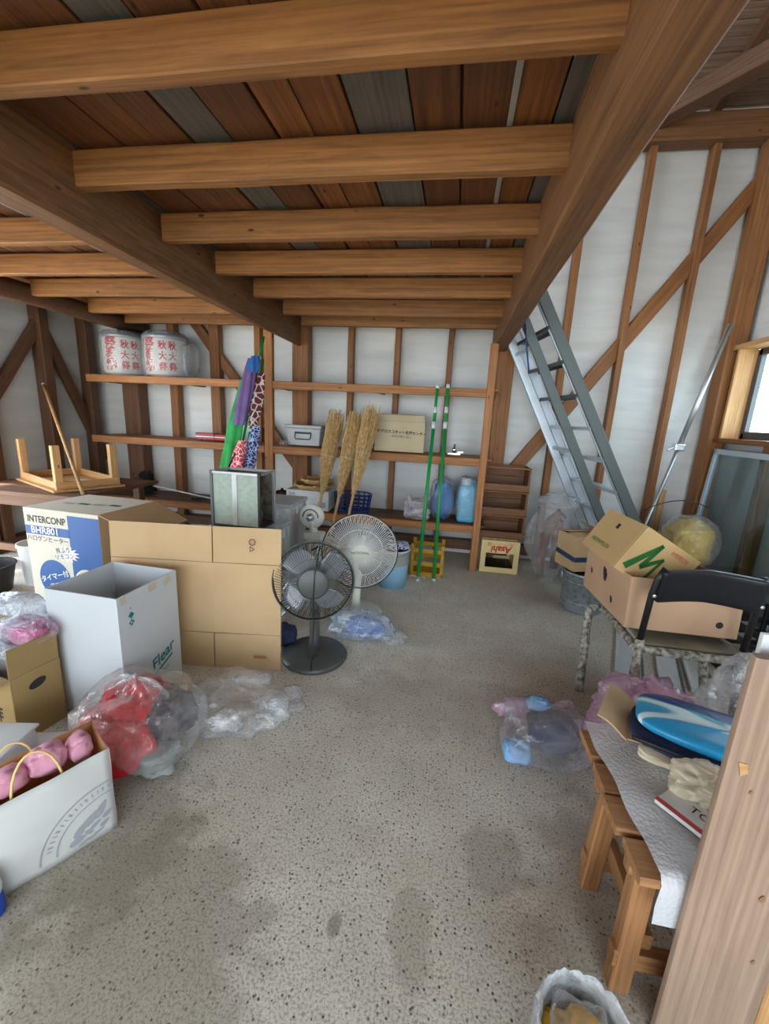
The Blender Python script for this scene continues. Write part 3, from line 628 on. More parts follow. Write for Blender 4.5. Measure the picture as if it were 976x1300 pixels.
# ---------------------------------------------------------------- things on and before the shelving
PAPER = plain('lantern_paper', srgb(220, 216, 210), .7)
def drum(x, y, rot, lab, r=.205):
    t = thing('paper_lantern', lab, 'lantern', (x, y, 1.686), rot, 'wrapped lanterns on the top tier')
    prof = [(.0, 0), (r*.72, 0), (r*.74, .02)]
    for k in range(15): z = .02+.34*k/14; prof += [(r*(.955+.045*math.sin(PI*k/14)), z), (r*(.93+.045*math.sin(PI*k/14)), z+.012)]
    prof += [(r*.74, .385), (r*.74, .4), (0, .4)]
    MB().lathe(prof, 40).build('paper_body', PAPER, t, smooth=True)
    RIM = plain('silver_rim', srgb(180, 186, 192), .3, .6) if 'silver_rim' not in MATS else MATS['silver_rim']
    MB().lathe([(r*.95, .36), (r*1.03, .362), (r*1.04, .385), (r*.9, .405), (r*.7, .41), (0, .412)], 36).build('lid', RIM, t, smooth=True)
    MB().tube([(.03*math.cos(q), .0, .41+.04*math.sin(q)) for q in [PI*k/8 for k in range(9)]], .004, 6).build('hanging_loop', ALU, t, smooth=True)
    for k, ch in enumerate(('祭', '奉', '納')): lettering(t, ch, front(-.02, -r*.99, .3-.105*k), .125, INK_RED, sx=.9, bold=.003, bend=r*1.0)
    for k, ch in enumerate(('秋', '大', '祭')): [lettering(t, ch, Matrix.Rotation(q_, 4, 'Z') @ front(0, -r*.99, .29-.1*k), .085, INK_RED, sx=.9, bold=.002, bend=r) for q_ in (.55, 1.0)]
    MB().lathe([(r*1.06, .004), (r*1.09, .1), (r*1.08, .3), (r*1.07, .39), (r*.9, .43), (r*.4, .44), (r*.15, .46)], 36).build('plastic_wrap', FILM_CL, t, smooth=True)
FILM_CL = film('thin_clear_film', (.9, .95, 1), .25, .08, .16, 26)
drum(-3.47, 4.09, .15, 'plastic-wrapped paper lantern with red lettering, in the corner of the top tier')
drum(-2.99, 4.09, -.1, 'plastic-wrapped red-lettered paper lantern with loose film at its side'); 
o = blob('plastic_wrapper', (-2.72, 4.1, 1.86), (.045, .12, .17), 5.1, FILM_CL, None, .2, .06, 4); tag(o, 'loose clear plastic wrapper bulging beside a wrapped lantern', 'wrapper')
def red_case():
    t = thing('red_case', 'flat dark red metal case lying on the middle tier', 'case', (-2.4, 3.98, 1.085), .02)
    m = plain('red_lacquer', srgb(150, 22, 32), .3); MB().bx(-.2, .0, -.06, .06, 0, .07).build('lid', m, t, bevel=.006); MB().bx(.002, .2, -.055, .055, 0, .062).build('body', m, t, bevel=.006); MB().bx(-.2, .2, -.063, -.06, .03, .036).build('seam_trim', ALU, t)
    for x in (-.15, .15): MB().lathe([(.012, -.012), (.012, .0)], 10, (x, -.03, 0)).build('foot', BLACK, t)
red_case()
def duster():
    t = thing('feather_duster', 'black feathered duster with a long white handle on the lowest tier', 'duster', (-3.25, 4.05, .56), .0)
    MB().tube([(.02, 0, -.02), (.45, -.06, -.055), (.88, -.12, -.09)], .008, 8).build('handle', WHITE, t, smooth=True)
    rnd = random.Random(3); mb = MB()
    for k in range(120):
        a, b = rnd.uniform(0, 6.3), rnd.uniform(-.2, 1.0); l = rnd.uniform(.07, .17); d = Vector((-math.cos(b)*.75+rnd.uniform(-.3, .4), math.cos(a)*.6, math.sin(a)*.75)).normalized()
        p = d*l; p.z = max(p.z, -.125); q = d.orthogonal()*.012; mb.v += [Vector((.03, 0, -.02))-q*.3, Vector((.03, 0, -.02))+q*.3, p+q, p-q]; n = len(mb.v); mb.face((n-4, n-3, n-2, n-1))
    f = mb.build('feathers', plain('black_feather', srgb(26, 30, 30), .9), t); f['kind'] = 'stuff'
    o = MB().tube([(-2.62+.1*math.cos(k*.7)*(.5+.04*k), 3.98+.05*math.sin(k*.7), .447+.004*(k % 3)) for k in range(16)], .006, 6).build('leather_strap', BLACK, None, smooth=True); tag(o, 'looped black strap lying on the lowest tier beside the duster handle', 'strap')
duster()
def andon():
    t = thing('lantern_frame', 'square metal-framed lantern with pale green panels and an open side', 'lantern', (-1.332, 2.497, .662), -.021)
    W2, D2, H2 = .162, .1, .35; PN = plain('green_paper', srgb(158, 172, 160), .7, var=.15, scale=30)
    for x in (-W2, W2):
        for y in (-D2, D2): MB().bx(x-.009, x+.009, y-.009, y+.009, 0, H2+.01).build('corner_post', ALU if x > 0 and y > 0 else ALU_DARK if x < 0 else BLACK, t, bevel=.001)
    for z in (.008, H2):
        for y in (-D2, D2): MB().bx(-W2, W2, y-.008, y+.008, z-.008, z+.008).build('rail', BLACK if z < .1 else ALU, t, bevel=.001)
        for x in (-W2, W2): MB().bx(x-.008, x+.008, -D2, D2, z-.008, z+.008).build('rail', BLACK if z < .1 else ALU, t, bevel=.001)
    MB().bx(-W2+.01, W2-.01, -D2-.002, -D2+.002, .016, H2-.01).build('front_panel', PN, t); MB().bx(-W2-.002, -W2+.002, -D2+.01, D2-.01, .016, H2-.01).build('side_panel', PN, t); MB().bx(-W2+.01, W2-.01, D2-.002, D2+.002, .016, H2-.01).build('rear_panel', plain('dark_print', srgb(92, 84, 74), .7, var=.6, scale=25), t)
    MB().bx(-.02, .012, -D2-.006, -D2-.002, .0, H2+.004).build('front_strut', ALU, t, bevel=.001)
    MB().tube([(-W2, D2, H2), (-W2+.03, D2, H2+.07), (-W2+.06, D2-.01, H2+.1)], .007, 8).build('crank_handle', BLACK, t, smooth=True)
    MB().bx(-W2+.012, W2-.012, -D2+.012, D2-.012, .004, .012).build('floor_plate', ALU_DARK, t)
    f = MB().lathe([(.0, 0), (.022, .0), (.03, .06), (.018, .1), (.03, .16), (.012, .2), (.018, .22), (0, .24)], 14, (.09, .02, .014)).build('candle_figure', plain('brass_brown', srgb(150, 120, 60), .5, .3, .4, 40), t, smooth=True)
andon()
TOTE = film('tote_plastic', (.86, .88, .9), .5, .3, .62, 8)
def tote(loc, rot, dims, lab, n=3):
    t = thing('storage_tote', lab, 'storage box', loc, rot, 'clear plastic totes'); x, y, h = dims[0]/2, dims[1]/2, dims[2]
    mb = MB(); th = .004
    mb.bx(-x, x, -y, -y+th, 0, h-.03); mb.bx(-x, x, y-th, y, 0, h-.03); mb.bx(-x, -x+th, -y, y, 0, h-.03); mb.bx(x-th, x, -y, y, 0, h-.03); mb.bx(-x, x, -y, y, 0, th); mb.build('body', TOTE, t)
    MB().bx(-x-.012, x+.012, -y-.012, y+.012, h-.03, h).build('lid', TOTE, t, bevel=.006)
    for k in range(5): MB().box((-x+.05+(2*x-.1)*k/4, -y-.003, h*.5), (.006, .005, h*.75), Matrix.Rotation(.35, 3, 'Y')).build('rib', TOTE, t)
    for s in (-1, 1): MB().bx(s*(x+.002), s*(x+.016), -.06, .06, h-.09, h-.03).build('latch', WHITE, t, bevel=.003)
    MB().bx(-x+.03, x-.03, -y+.03, y-.03, .01, h*.55).build('contents', plain('tote_contents', srgb(168, 160, 152), .8, var=.4, scale=14) if 'tote_contents' not in MATS else MATS['tote_contents'], t)
tote((-1.31, 2.53, .0), -.02, (.42, .34, .33), 'clear plastic tote on the floor under a second tote and the metal lantern'); tote((-1.31, 2.53, .331), -.02, (.42, .34, .33), 'clear plastic tote directly under the square metal lantern')
tote((-1.33, 3.0, .0), 0, (.36, .34, .38), 'clear ribbed tote on the floor behind the metal lantern'); tote((-1.33, 3.0, .381), 0, (.36, .34, .36), 'clear ribbed tote stacked high beside the white fan column')
def flags():
    G = plain('green_pole', srgb(14, 140, 70), .35); grp = 'festival streamers on the green poles'
    p0, p1 = Vector((-1.86, 2.98, 0)), Vector((-1.775, 3.79, 2.05)); ax = (p1-p0)
    for k, (dx, lab, top) in enumerate(((0, 'long green pole standing in the bundle of festival streamers', 1.0), (.03, 'shorter green pole leaning in the bundle of festival streamers', .9))):
        t = thing('green_pole', lab, 'pole', p0+Vector((dx*2.2, -.02, 0)), 0, 'green poles in the streamer bundle'); q = (ax+Vector((-dx, 0, 0)))*top; MB().tube([q*(i/12) for i in range(13)], .011, 8).build('shaft', G, t, smooth=True)
        for s in (.42, .66, .9): MB().tube([q*s, q*(s+.012)], .016, 8).build('white_ferrule', WHITE, t, smooth=True)
    def drape(name, lab, mat, s0, s1, off, r, sd, n=5):
        a, b = p0+ax*s0+Vector(off), p0+ax*s1+Vector(off); mb = MB()
        def fn(u, v):
            c = a.lerp(b, v); an = 2*PI*u; k = .55+.45*math.sin(PI*min(1, .12+v*.9))+.18*math.sin(an*n+sd+v*4)+.1*nz(v*5, sd, u*3); return (c.x+r*k*math.cos(an), c.y+r*.6*k*math.sin(an), c.z)
        mb.grid(fn, 36, 26, cu=True); o = mb.build(name, mat, None, smooth=True); tag(o, lab, 'streamer', grp)
    drape('cloth_streamer', 'bright green cloth hanging down along the streamer poles', cloth('green_cloth', (50, 158, 78)), .36, .82, (-.075, -.06, -.02), .065, 1)
    drape('cloth_streamer', 'purple cloth bunched at the top of the streamer bundle', cloth('purple_cloth', (112, 88, 140)), .62, .9, (-.03, -.09, 0), .06, 4)
    drape('cloth_streamer', 'small bright blue cloth tied at the top of the streamer bundle', cloth('bright_blue_cloth', (40, 100, 170)), .84, .91, (.0, -.1, .0), .05, 7)
    def scales(name, c1, c2, sc=26):
        s = NT(name); v = s.N('TexVoronoi'); v.inputs['Scale'].default_value = sc; v.feature = 'DISTANCE_TO_EDGE'; s.L(s.mapping(), v.inputs['Vector'])
        return s.set(Base_Color=s.ramp(v.outputs['Distance'], [(.05, srgb(*c2)), (.1, srgb(*c1))]), Roughness=.7)
    drape('carp_streamer', 'red carp streamer hanging low among the green poles', scales('red_scales', (206, 54, 70), (236, 210, 206)), .36, .56, (.045, -.12, 0), .06, 2, 3)
    drape('carp_streamer', 'navy blue carp streamer with white scale pattern beside the shelf post', scales('blue_scales', (30, 54, 130), (190, 200, 226), 30), .33, .62, (.11, -.06, 0), .06, 3, 3)
    drape('carp_streamer', 'dark red and white carp streamer tied above the blue one', scales('dark_scales', (96, 34, 40), (216, 200, 196), 18), .62, .84, (.07, -.05, 0), .05, 6, 3)
flags()
def grey_bin():
    t = thing('storage_bin', 'light grey lidded storage bin with a black wire handle on the middle tier', 'storage box', (-1.47, 4.08, 1.084), 0)
    G = plain('grey_plastic', srgb(176, 178, 178), .45); mb = MB()
    mb.v = [Vector(p) for p in ((-.16, -.11, 0), (.16, -.11, 0), (.16, .11, 0), (-.16, .11, 0), (-.18, -.13, .17), (.18, -.13, .17), (.18, .13, .17), (-.18, .13, .17))]
    for q in ((3, 2, 1, 0), (4, 5, 6, 7), (0, 1, 5, 4), (1, 2, 6, 5), (2, 3, 7, 6), (3, 0, 4, 7)): mb.face(q)
    mb.build('body', G, t, bevel=.012); MB().bx(-.19, .19, -.14, .14, .17, .2).build('lid', G, t, bevel=.008)
    MB().tube([(-.08, -.125, .12), (-.08, -.14, .08), (-.07, -.145, .065), (.07, -.145, .065), (.08, -.14, .08), (.08, -.125, .12)], .005, 6).build('wire_handle', BLACK, t, smooth=True); MB().bx(-.085, .085, -.131, -.126, .115, .135).build('handle_plate', BLACK, t)
    o = blob('plastic_bag', (-1.66, 3.97, 1.1), (.05, .05, .03), 3.7, FILM, None, .3, .1, 4); tag(o, 'crumpled clear plastic beside the grey storage bin', 'plastic bag')
grey_bin()
def jp_box():
    C2 = card('pale_card', srgb(204, 188, 152)); t = carton('cardboard_box', 'pale cardboard box with a line of Japanese print on the middle tier', (-.529, 4.1, 1.084), .06, (.47, .27, .28), C2, (('f', .06, -18), ('b', .07, -10), ('l', .05, 10), ('r', .05, -30)), closed=True)
    lettering(t, '㈱クロスコネット名張センター', front(.02, -.136, .18, -.03), .033, INK, bold=.001); lettering(t, '10月分取り出し', front(.02, -.136, .14, -.03), .028, INK)
    t = thing('tape_roll', 'grey roll of tape standing beside the pale cardboard box', 'tape', (-.83, 4.03, 1.084)); MB().lathe([(.032, -.03), (.062, -.03), (.062, .03), (.032, .03), (.032, -.03)], 24, (0, 0, .062), Matrix.Rotation(PI/2, 3, 'X')).build('roll', plain('grey_tape', srgb(120, 118, 116), .5), t, smooth=False)
    MB().lathe([(.028, -.031), (.032, -.031), (.032, .031), (.028, .031), (.028, -.031)], 24, (0, 0, .062), Matrix.Rotation(PI/2, 3, 'X')).build('core', CARD, t)
    t = thing('metal_clamp', 'small chrome clamp lying near the green poles on the middle tier', 'clamp', (.0, 4.0, 1.084)); CH = plain('chrome', srgb(220, 220, 224), .15, 1)
    MB().bx(-.06, .06, -.02, .02, 0, .02).build('jaw', CH, t, bevel=.004); MB().lathe([(.018, .02), (.02, .06), (.008, .07), (.008, .1), (0, .1)], 14).build('screw', CH, t, smooth=True); MB().bx(.03, .085, -.015, .015, .02, .035).build('lever', CH, t, bevel=.003)
jp_box()
def broom(px, top, foot, lab, sd):
    t = thing('straw_broom', lab, 'broom', foot, 0, 'straw brooms standing bristles up'); q = Vector(top)-Vector(foot); ST = MATS.get('straw') or plain('straw', srgb(210, 178, 124), .8, var=.35, scale=40)
    MB().tube([q*(k/8*.56) for k in range(9)], .0125, 8).build('handle', MATS.get('bamboo') or plain('bamboo', srgb(198, 160, 104), .5, var=.15), t, smooth=True)
    rnd = random.Random(sd); mb = MB(); u = q.normalized(); e1 = u.orthogonal().normalized(); e2 = u.cross(e1); L = q.length
    for k in range(300):
        a = rnd.uniform(0, 2*PI); rr = math.sqrt(rnd.random()); s1 = rnd.uniform(.86, 1.05)
        pts = []
        for i in range(6):
            f = i/5; s = .5+(s1-.5)*f; w_ = .016+.062*min(1, f*1.5); j = .014*f
            pts.append(u*(L*s)+(e1*math.cos(a)+e2*math.sin(a)*.75)*(rr*w_)+Vector((rnd.uniform(-j, j), rnd.uniform(-j, j), 0)))
        mb.tube(pts, .0024+.0008*rnd.random(), 3, caps=False)
    o = mb.build('bristles', ST, t); o['kind'] = 'stuff'
    for s in (.53, .6, .74):
        w_ = .02+.07*min(1, (s-.5)*2*1.7); MB().tube([u*(L*s)+(e1*math.cos(a)+e2*math.sin(a)*.75)*w_ for a in [2*PI*i/20 for i in range(20)]], .002, 5, closed=True).build('binding', INK_WHITE if s > .7 else ST, t)
broom(0, (-1.095, 3.8, 1.38), (-1.2, 3.35, 0), 'straw broom standing bristles up beside the grey storage bin', 1)
broom(0, (-.915, 3.8, 1.37), (-1.06, 3.35, 0), 'straw broom standing bristles up between two other brooms', 2)
broom(0, (-.755, 3.8, 1.44), (-.95, 3.35, 0), 'tallest straw broom tilted towards the pale cardboard box', 3)
def green_pole(foot, top, lab, tied):
    t = thing('green_pole', lab, 'pole', foot, 0, 'green poles leaning on the shelving'); G = MATS['green_pole']; q = Vector(top)-Vector(foot)
    MB().tube([q*.01, q*.8], .0155, 12).build('lower_tube', G, t, smooth=True); MB().tube([q*.8, q*.985], .0135, 12).build('upper_tube', G, t, smooth=True)
    for a, b, r in ((0, .012, .017), (.775, .81, .018), (.855, .885, .0165), (.98, 1.0, .0165)): MB().tube([q*a, q*b], r, 12).build('white_cap', WHITE, t, smooth=True)
    if tied:
        for k in range(4): a = k*1.5; MB().tube([q*.02+Vector((.015, -.015, 0)), q*.02+Vector((.05*math.cos(a), -.03, .03*math.sin(a)+.02)), q*.02+Vector((.06*math.cos(a), -.035, .05*math.sin(a)))], .003, 5).build('tie_string', WHITE, t, smooth=True)
green_pole((-.222, 3.463, 0.004), (-.19, 3.845, 1.70), 'green telescopic pole with a white string tied at its foot', True)
green_pole((-.085, 3.504, 0.004), (-.1, 3.845, 1.705), 'green telescopic pole with a plain white foot cap', False)
def lower_tier():
    t = thing('blue_sack', 'dark blue sack in crinkled clear plastic on the lowest tier', 'sack', (-.075, 4.06, .444)); blob('sack', (0, 0, .2), (.1, .1, .2), 2.2, cloth('sack_blue', (36, 112, 184)), t, .12, .06, 4, .004, knot=.05); blob('plastic_wrap', (0, 0, .22), (.125, .115, .23), 6.2, FILM_CL, t, .1, .06, 5, .003, knot=.04)
    t = thing('water_tank', 'light blue plastic canister in a clear bag on the lowest tier', 'canister', (.16, 4.05, .444)); B2 = plain('sky_blue_plastic', srgb(96, 176, 208), .35)
    MB().bx(-.085, .085, -.09, .09, .0, .36).build('canister', B2, t, bevel=.03); MB().lathe([(.045, .36), (.045, .4), (.05, .4), (.05, .425), (0, .425)], 18, (-.02, 0, 0)).build('screw_cap', WHITE, t); MB().tube([(.03, 0, .35), (.035, 0, .4), (.07, 0, .4), (.075, 0, .34)], .012, 8).build('carry_handle', B2, t, smooth=True); blob('plastic_wrap', (0, 0, .22), (.11, .115, .24), 9.2, FILM_CL, t, .08, .06, 5, .003)
    # sieve, printed box, blue basket, pot at the broom end
    t = thing('white_box', 'white printed box on the lowest tier with bamboo sieves on top', 'box', (-1.42, 4.06, .444), .03); MB().bx(-.22, .22, -.12, .12, 0, .2).build('body', WHITE, t, bevel=.004); lettering(t, 'Soft', front(-.16, -.121, .16), .04, INK_BLUE); lettering(t, 'クリーム', front(.02, -.121, .12), .03, INK_GREY); flat(t, [(-.04, -.03), (.04, -.03), (.04, .03), (-.04, .03)], front(.15, -.1215, .06), INK_GREY, 'printed_panel')
    BM = MATS['bamboo']
    for k, (z, r, lab) in enumerate(((.646, .2, 'wide woven bamboo sieve lying on the white printed box'), (.7, .16, 'smaller bamboo sieve nested on the wide one'))):
        t = thing('bamboo_sieve', lab, 'basket', (-1.38+.03*k, 4.05, z)); MB().lathe([(0, .004), (r*.8, .01), (r, .05), (r*.97, .05), (r*.78, .016), (0, .01)], 32).build('bowl', BM, t, smooth=True); MB().tube([(r*1.0*math.cos(a), r*1.0*math.sin(a), .05) for a in [2*PI*i/32 for i in range(32)]], .009, 8, closed=True).build('rim', BM, t, smooth=True)
        for i in range(10): a = 2*PI*i/10; MB().tube([(r*1.0*math.cos(a+s*.06), r*math.sin(a+s*.06), .05+.011*s) for s in (-1, 0, 1)], .0105, 6).build('binding', MATS['straw'], t)
    t = thing('blue_basket', 'dark blue plastic basket behind the broom handles on the lowest tier', 'basket', (-.98, 4.08, .444)); BB = plain('navy_plastic', srgb(24, 44, 120), .4)
    for z in (.01, .05, .09, .13, .17): MB().tube([((.17+.15*z)*math.cos(a), (.12+.1*z)*math.sin(a), z+.01) for a in [2*PI*i/28 for i in range(28)]], .007, 6, closed=True).build('ring', BB, t, smooth=True)
    for i in range(18): a = 2*PI*i/18; MB().tube([(.17*math.cos(a), .12*math.sin(a), .01), (.196*math.cos(a), .138*math.sin(a), .18)], .006, 5).build('stave', BB, t)
    MB().lathe([(.0, 0), (.17, 0), (.17, .008), (0, .008)], 28, sy=.7).build('bottom', BB, t)
    t = thing('brown_pot', 'glazed dark brown earthenware pot beside the white printed box', 'pot', (-1.7, 3.98, .444)); MB().lathe([(0, 0), (.055, 0), (.075, .05), (.075, .12), (.06, .15), (.065, .16), (.055, .16), (.05, .145), (0, .02)], 24).build('body', plain('brown_glaze', srgb(58, 30, 22), .25), t, smooth=True); MB().lathe([(.066, .16), (.06, .17), (.012, .18), (.014, .195), (0, .2)], 24).build('lid', MATS['brown_glaze'], t, smooth=True)
lower_tier()
def crates():
    t = thing('beer_crate', 'cream plastic bottle crate standing upside down with red lettering', 'crate', (.502, 4.1, 0), .03)
    CR = plain('cream_plastic', srgb(222, 200, 142), .4); x, y, h = .174, .2, .315; mb = MB()
    # walls with a hand opening low in each end (the crate is upside down)
    for s in (-1, 1):
        y0, y1 = (s*y, s*(y-.012)); mb.bx(-x, x, y0, y1, .19, h); mb.bx(-x, x, y0, y1, 0, .05); mb.bx(-x, -x+.045, y0, y1, .05, .19); mb.bx(x-.045, x, y0, y1, .05, .19)
        mb.bx(s*x, s*(x-.012), -y+.012, y-.012, .0, h)
    mb.build('body', CR, t, bevel=.004)
    for s in (-1, 1):
        for s2 in (-1, 1): MB().bx(s*(x+.004), s*(x-.03), s2*(y+.004), s2*(y-.006), 0, h-.002).build('corner_rib', CR, t, bevel=.004)
    MB().bx(-x-.004, x+.004, -y-.005, y+.005, .0, .018).build('rim', CR, t, bevel=.003)
    for k in range(6): MB().bx(-x+.012, x-.012, -y+.012+.066*k, -y+.034+.066*k, h-.012, h-.001).build('base_bar', CR, t)
    for k in range(5): MB().bx(-x+.012+.07*k, -x+.034+.07*k, -y+.012, y-.012, h-.014, h-.003).build('base_bar', CR, t)
    MB().bx(-x+.02, x-.02, -y+.03, y-.03, .02, .025).build('inner_shade', BLACK, t)  # black plate added as the shade inside the hollow crate
    lettering(t, 'Asahi', front(.01, -y-.001, .235, PI), .088, INK_RED, sx=.95, bold=.003, shear=.2); lettering(t, 'アサヒビール', front(.0, -y-.001, .283, PI), .026, INK_RED); lettering(t, '✕', front(.1, -y-.001, .28, PI), .05, INK_RED); lettering(t, '⊞', front(-.105, -y-.001, .283, PI), .05, INK_RED)
    first = None
    for k, lab in enumerate(('old wooden tray crate resting directly on the cream bottle crate', 'old wooden tray crate in the middle of the stack of three', 'old wooden tray crate topmost of the stack of three')):
        t = thing('wooden_crate', lab, 'crate', (.505, 4.14, .317+.229*k), 0, 'wooden tray crates on the bottle crate')
        if first is None:
            first = t
            for s in (-1, 1): beam('end_board', (s*.205, -.14, .113), (s*.205, .14, .113), .018, .22, W_CRATE, t)
            beam('back_board', (-.196, .13, .06), (.196, .13, .06), .014, .105, W_CRATE, t, seed=5); beam('back_board', (-.196, .13, .17), (.196, .13, .17), .014, .105, W_CRATE, t, seed=6)
            beam('front_board', (-.215, -.145, .035), (.215, -.145, .035), .012, .066, W_CRATE, t, seed=7)
            beam('bottom_board', (-.196, -.07, .008), (.196, -.07, .008), .13, .012, W_CRATE, t, seed=8); beam('bottom_board', (-.196, .07, .008), (.196, .07, .008), .13, .012, W_CRATE, t, seed=9)
            beam('rim_strip', (-.214, -.13, .219), (.214, -.13, .219), .03, .016, W_STUD, t, seed=3)
        else:
            for ch in first.children: c = ch.copy(); add(c, t)
crates()
def wrapped_roll():
    t = thing('wrapped_bundle', 'brown bent wooden piece wrapped in crinkled clear plastic beside the bottle crate', 'bundle', (.9, 3.84, 0), .0)
    BR = wood('dark_root_wood', srgb(84, 52, 38), srgb(140, 92, 66))
    MB().tube([(-.02, 0, .03), (-.03, .0, .2), (-.01, .02, .4), (.02, .02, .56), (.08, .03, .63), (.12, .03, .58)], [.03, .035, .04, .045, .045, .035], 10).build('bent_wood', BR, t, smooth=True); MB().tube([(.1, .06, .1), (.09, .06, .35), (.09, .05, .58)], [.03, .04, .04], 10).build('straight_wood', BR, t, smooth=True)
    mb = MB()
    def fn(u, v):
        a = 2*PI*u; z = .005+.78*v; r = .1+.11*math.sin(PI*min(1, .1+v*.95))**.6 if v < .88 else .2-(v-.88)*.9; f = 1+.22*nz(math.cos(a)*2, math.sin(a)*2, z*5)+.1*abs(nz(a*2, z*14, 3)); x = r*f*math.cos(a)*(.35+.65*min(1, v*2.2+.1)); return (x+.03, r*.75*f*math.sin(a), z)
    mb.grid(fn, 48, 40, cu=True); mb.build('plastic_wrap', FILM_GREY, t, smooth=True)
    blob('film_ears', (.05, 0, .76), (.16, .06, .05), 3.9, FILM, t, .3, .14, 5)
wrapped_roll()
# ---------------------------------------------------------------- fans
def ringpts(r, n, z=0): return [(r*math.cos(2*PI*k/n), r*math.sin(2*PI*k/n), z) for k in range(n)]
def fan(name, lab, foot, head_z, head_c, R, face, gm, bm, blm, wires, hubr, hubm, txt=None, dark=False):
    t = thing(name, lab, 'fan', (foot[0], foot[1], 0), 0)
    MB().lathe([(0, 0), (.19, 0), (.195, .012), (.18, .03), (.1, .045), (.05, .055), (0, .055)], 40).build('base', bm, t, smooth=True)
    hc = Vector(head_c)-Vector((foot[0], foot[1], 0)); f = Vector(face).normalized(); zb = -f
    back = hc-f*.12
    MB().tube([(0, 0, .05), (0, 0, .12), (back.x*.6, back.y*.6, back.z-.1), (back.x, back.y, back.z-.02)], [.036, .03, .027, .027], 14).build('column', bm, t, smooth=True)
    M = f.to_track_quat('Z', 'Y').to_matrix().to_4x4(); M.translation = hc     # local +z looks out of the fan
    mo = MB().lathe([(0, -.21), (.05, -.205), (.075, -.17), (.08, -.1), (.07, -.06), (0, -.06)], 24).build('motor_housing', bm, t, smooth=True, M=M)
    for nm, z0, z1, w_ in (('front_guard', .0, .055, 1), ('rear_guard', .0, -.075, -1)):
        mb = MB()
        NW = wires if w_ > 0 else 44
        for k in range(NW):
            a = 2*PI*k/NW; r0 = hubr*.95 if w_ > 0 else .06
            pts = []
            for i in range(7):
                q = i/6; r = r0+(R-r0)*q; z = z0+(z1-z0)*(1-q**3.2); b = a+(.0 if w_ > 0 else .35*(1-q)); pts.append((r*math.cos(b), r*math.sin(b), z))
            mb.tube(pts, .0018 if wires > 100 else .0016, 4, caps=False)
        mb.tube(ringpts(R, 48, z0), .0045, 6, closed=True); mb.tube(ringpts(R*.62, 48, z0+(z1-z0)*(1-.45**3.2)), .0014, 4, closed=True)
        mb.build(nm, gm, t, M=M)
    MB().tube(ringpts(R+.006, 48, .004), .0042, 6, closed=True).build('rim_clip', BLACK if not dark else bm, t, M=M, smooth=True)
    hb = MB().lathe([(0, .058), (hubr*.85, .058), (hubr, .052), (hubr, .046), (0, .045)], 32).build('hub_cap', hubm, t, smooth=True, M=M)
    if txt: lettering(hb, txt, Matrix.Translation((0, 0, .0575)), .024, INK, sx=1)
    for k in range(4):
        a0 = 2*PI*k/4+.4; mb = MB()
        mb.grid(lambda u, v: ((.03+(R*.9-.03)*v)*math.cos(a0+(u-.5)*1.25*(.55+.45*math.sin(PI*v**.7))+.35*v), (.03+(R*.9-.03)*v)*math.sin(a0+(u-.5)*1.25*(.55+.45*math.sin(PI*v**.7))+.35*v), -.02+(u-.5)*.05), 8, 10)
        mb.build('blade', blm, t, smooth=True, solid=.002, M=M)
    MB().lathe([(0, .03), (.035, .025), (.04, -.05), (0, -.05)], 20).build('spinner', bm if dark else blm, t, smooth=True, M=M)
    return t
DG = plain('dark_grey_plastic', srgb(72, 74, 72), .4); BLADE_D = film('smoked_blade', (.4, .43, .47), .15, .1, .6, 3); BLADE_W = film('blue_blade', (.1, .13, .18), .05, .12, .75, 3); WIREB = plain('black_wire', srgb(24, 26, 28), .35); WIREW = plain('white_wire', srgb(232, 232, 226), .35)
t = fan('floor_fan', 'dark grey floor fan with a black wire guard and heavy round base', (-.715, 2.13), 0, (-.69, 2.03, .515), .213, (.28, -1, .12), WIREB, DG, BLADE_D, 88, .085, DG, dark=True)
MB().tube([(.06, -.1, .72), (.05, -.155, .6), (.045, -.165, .45), (.05, -.16, .3), (.045, -.17, .15), (.05, -.2, .035)], .004, 6).build('cord', BLACK, t, smooth=True); MB().tube([(.05+.03*math.cos(k), -.16+.012*math.sin(k*1.3), .1+.01*math.sin(k*2.1)) for k in range(9)], .004, 6).build('cord_tie', BLACK, t, smooth=True)
fan('floor_fan', 'white floor fan with a dense white wire guard and name on its hub', (-.605, 2.72), 0, (-.553, 2.55, .535), .242, (.22, -1, .1), WIREW, plain('cream_white_plastic', srgb(222, 224, 214), .4), BLADE_W, 104, .062, MATS['cream_white_plastic'], 'NATIONAL')
def bare_fan():
    t = thing('bare_fan', 'white fan column without guard or blades beside the clear totes', 'fan', (-1.0, 2.95, 0))
    C = MATS['cream_white_plastic']; MB().lathe([(0, 0), (.12, 0), (.12, .02), (.05, .04), (0, .04)], 32).build('base', C, t, smooth=True)
    MB().bx(-.055, .055, -.04, .04, .04, .5).build('column', C, t, bevel=.02); MB().lathe([(.04, .5), (.03, .54), (.045, .6), (0, .6)], 18, (-.01, 0, 0)).build('neck', C, t, smooth=True); MB().bx(-.075, .075, -.05, .05, .46, .52).build('collar', C, t, bevel=.012)
    MB().lathe([(0, -.05), (.07, -.045), (.095, -.01), (.095, .02), (.08, .035), (0, .04)], 28, (-.02, -.0, .64), Matrix.Rotation(PI/2, 3, 'X')).build('motor_housing', C, t, smooth=True)
    MB().tube([(-.02+.06*math.cos(a), -.042, .64+.06*math.sin(a)) for a in [PI*(.0+k/10) for k in range(11)]], .004, 6).build('dial_slots', BLACK, t); MB().lathe([(.03, 0), (.026, .03), (0, .032)], 16, (-.02, -.04, .64), Matrix.Rotation(PI/2, 3, 'X')).build('spindle', ALU, t, smooth=True)
    MB().box((.02, -.043, .4), (.06, .006, .012), Matrix.Rotation(-.6, 3, 'Y')).build('grip_slot', BLACK, t)
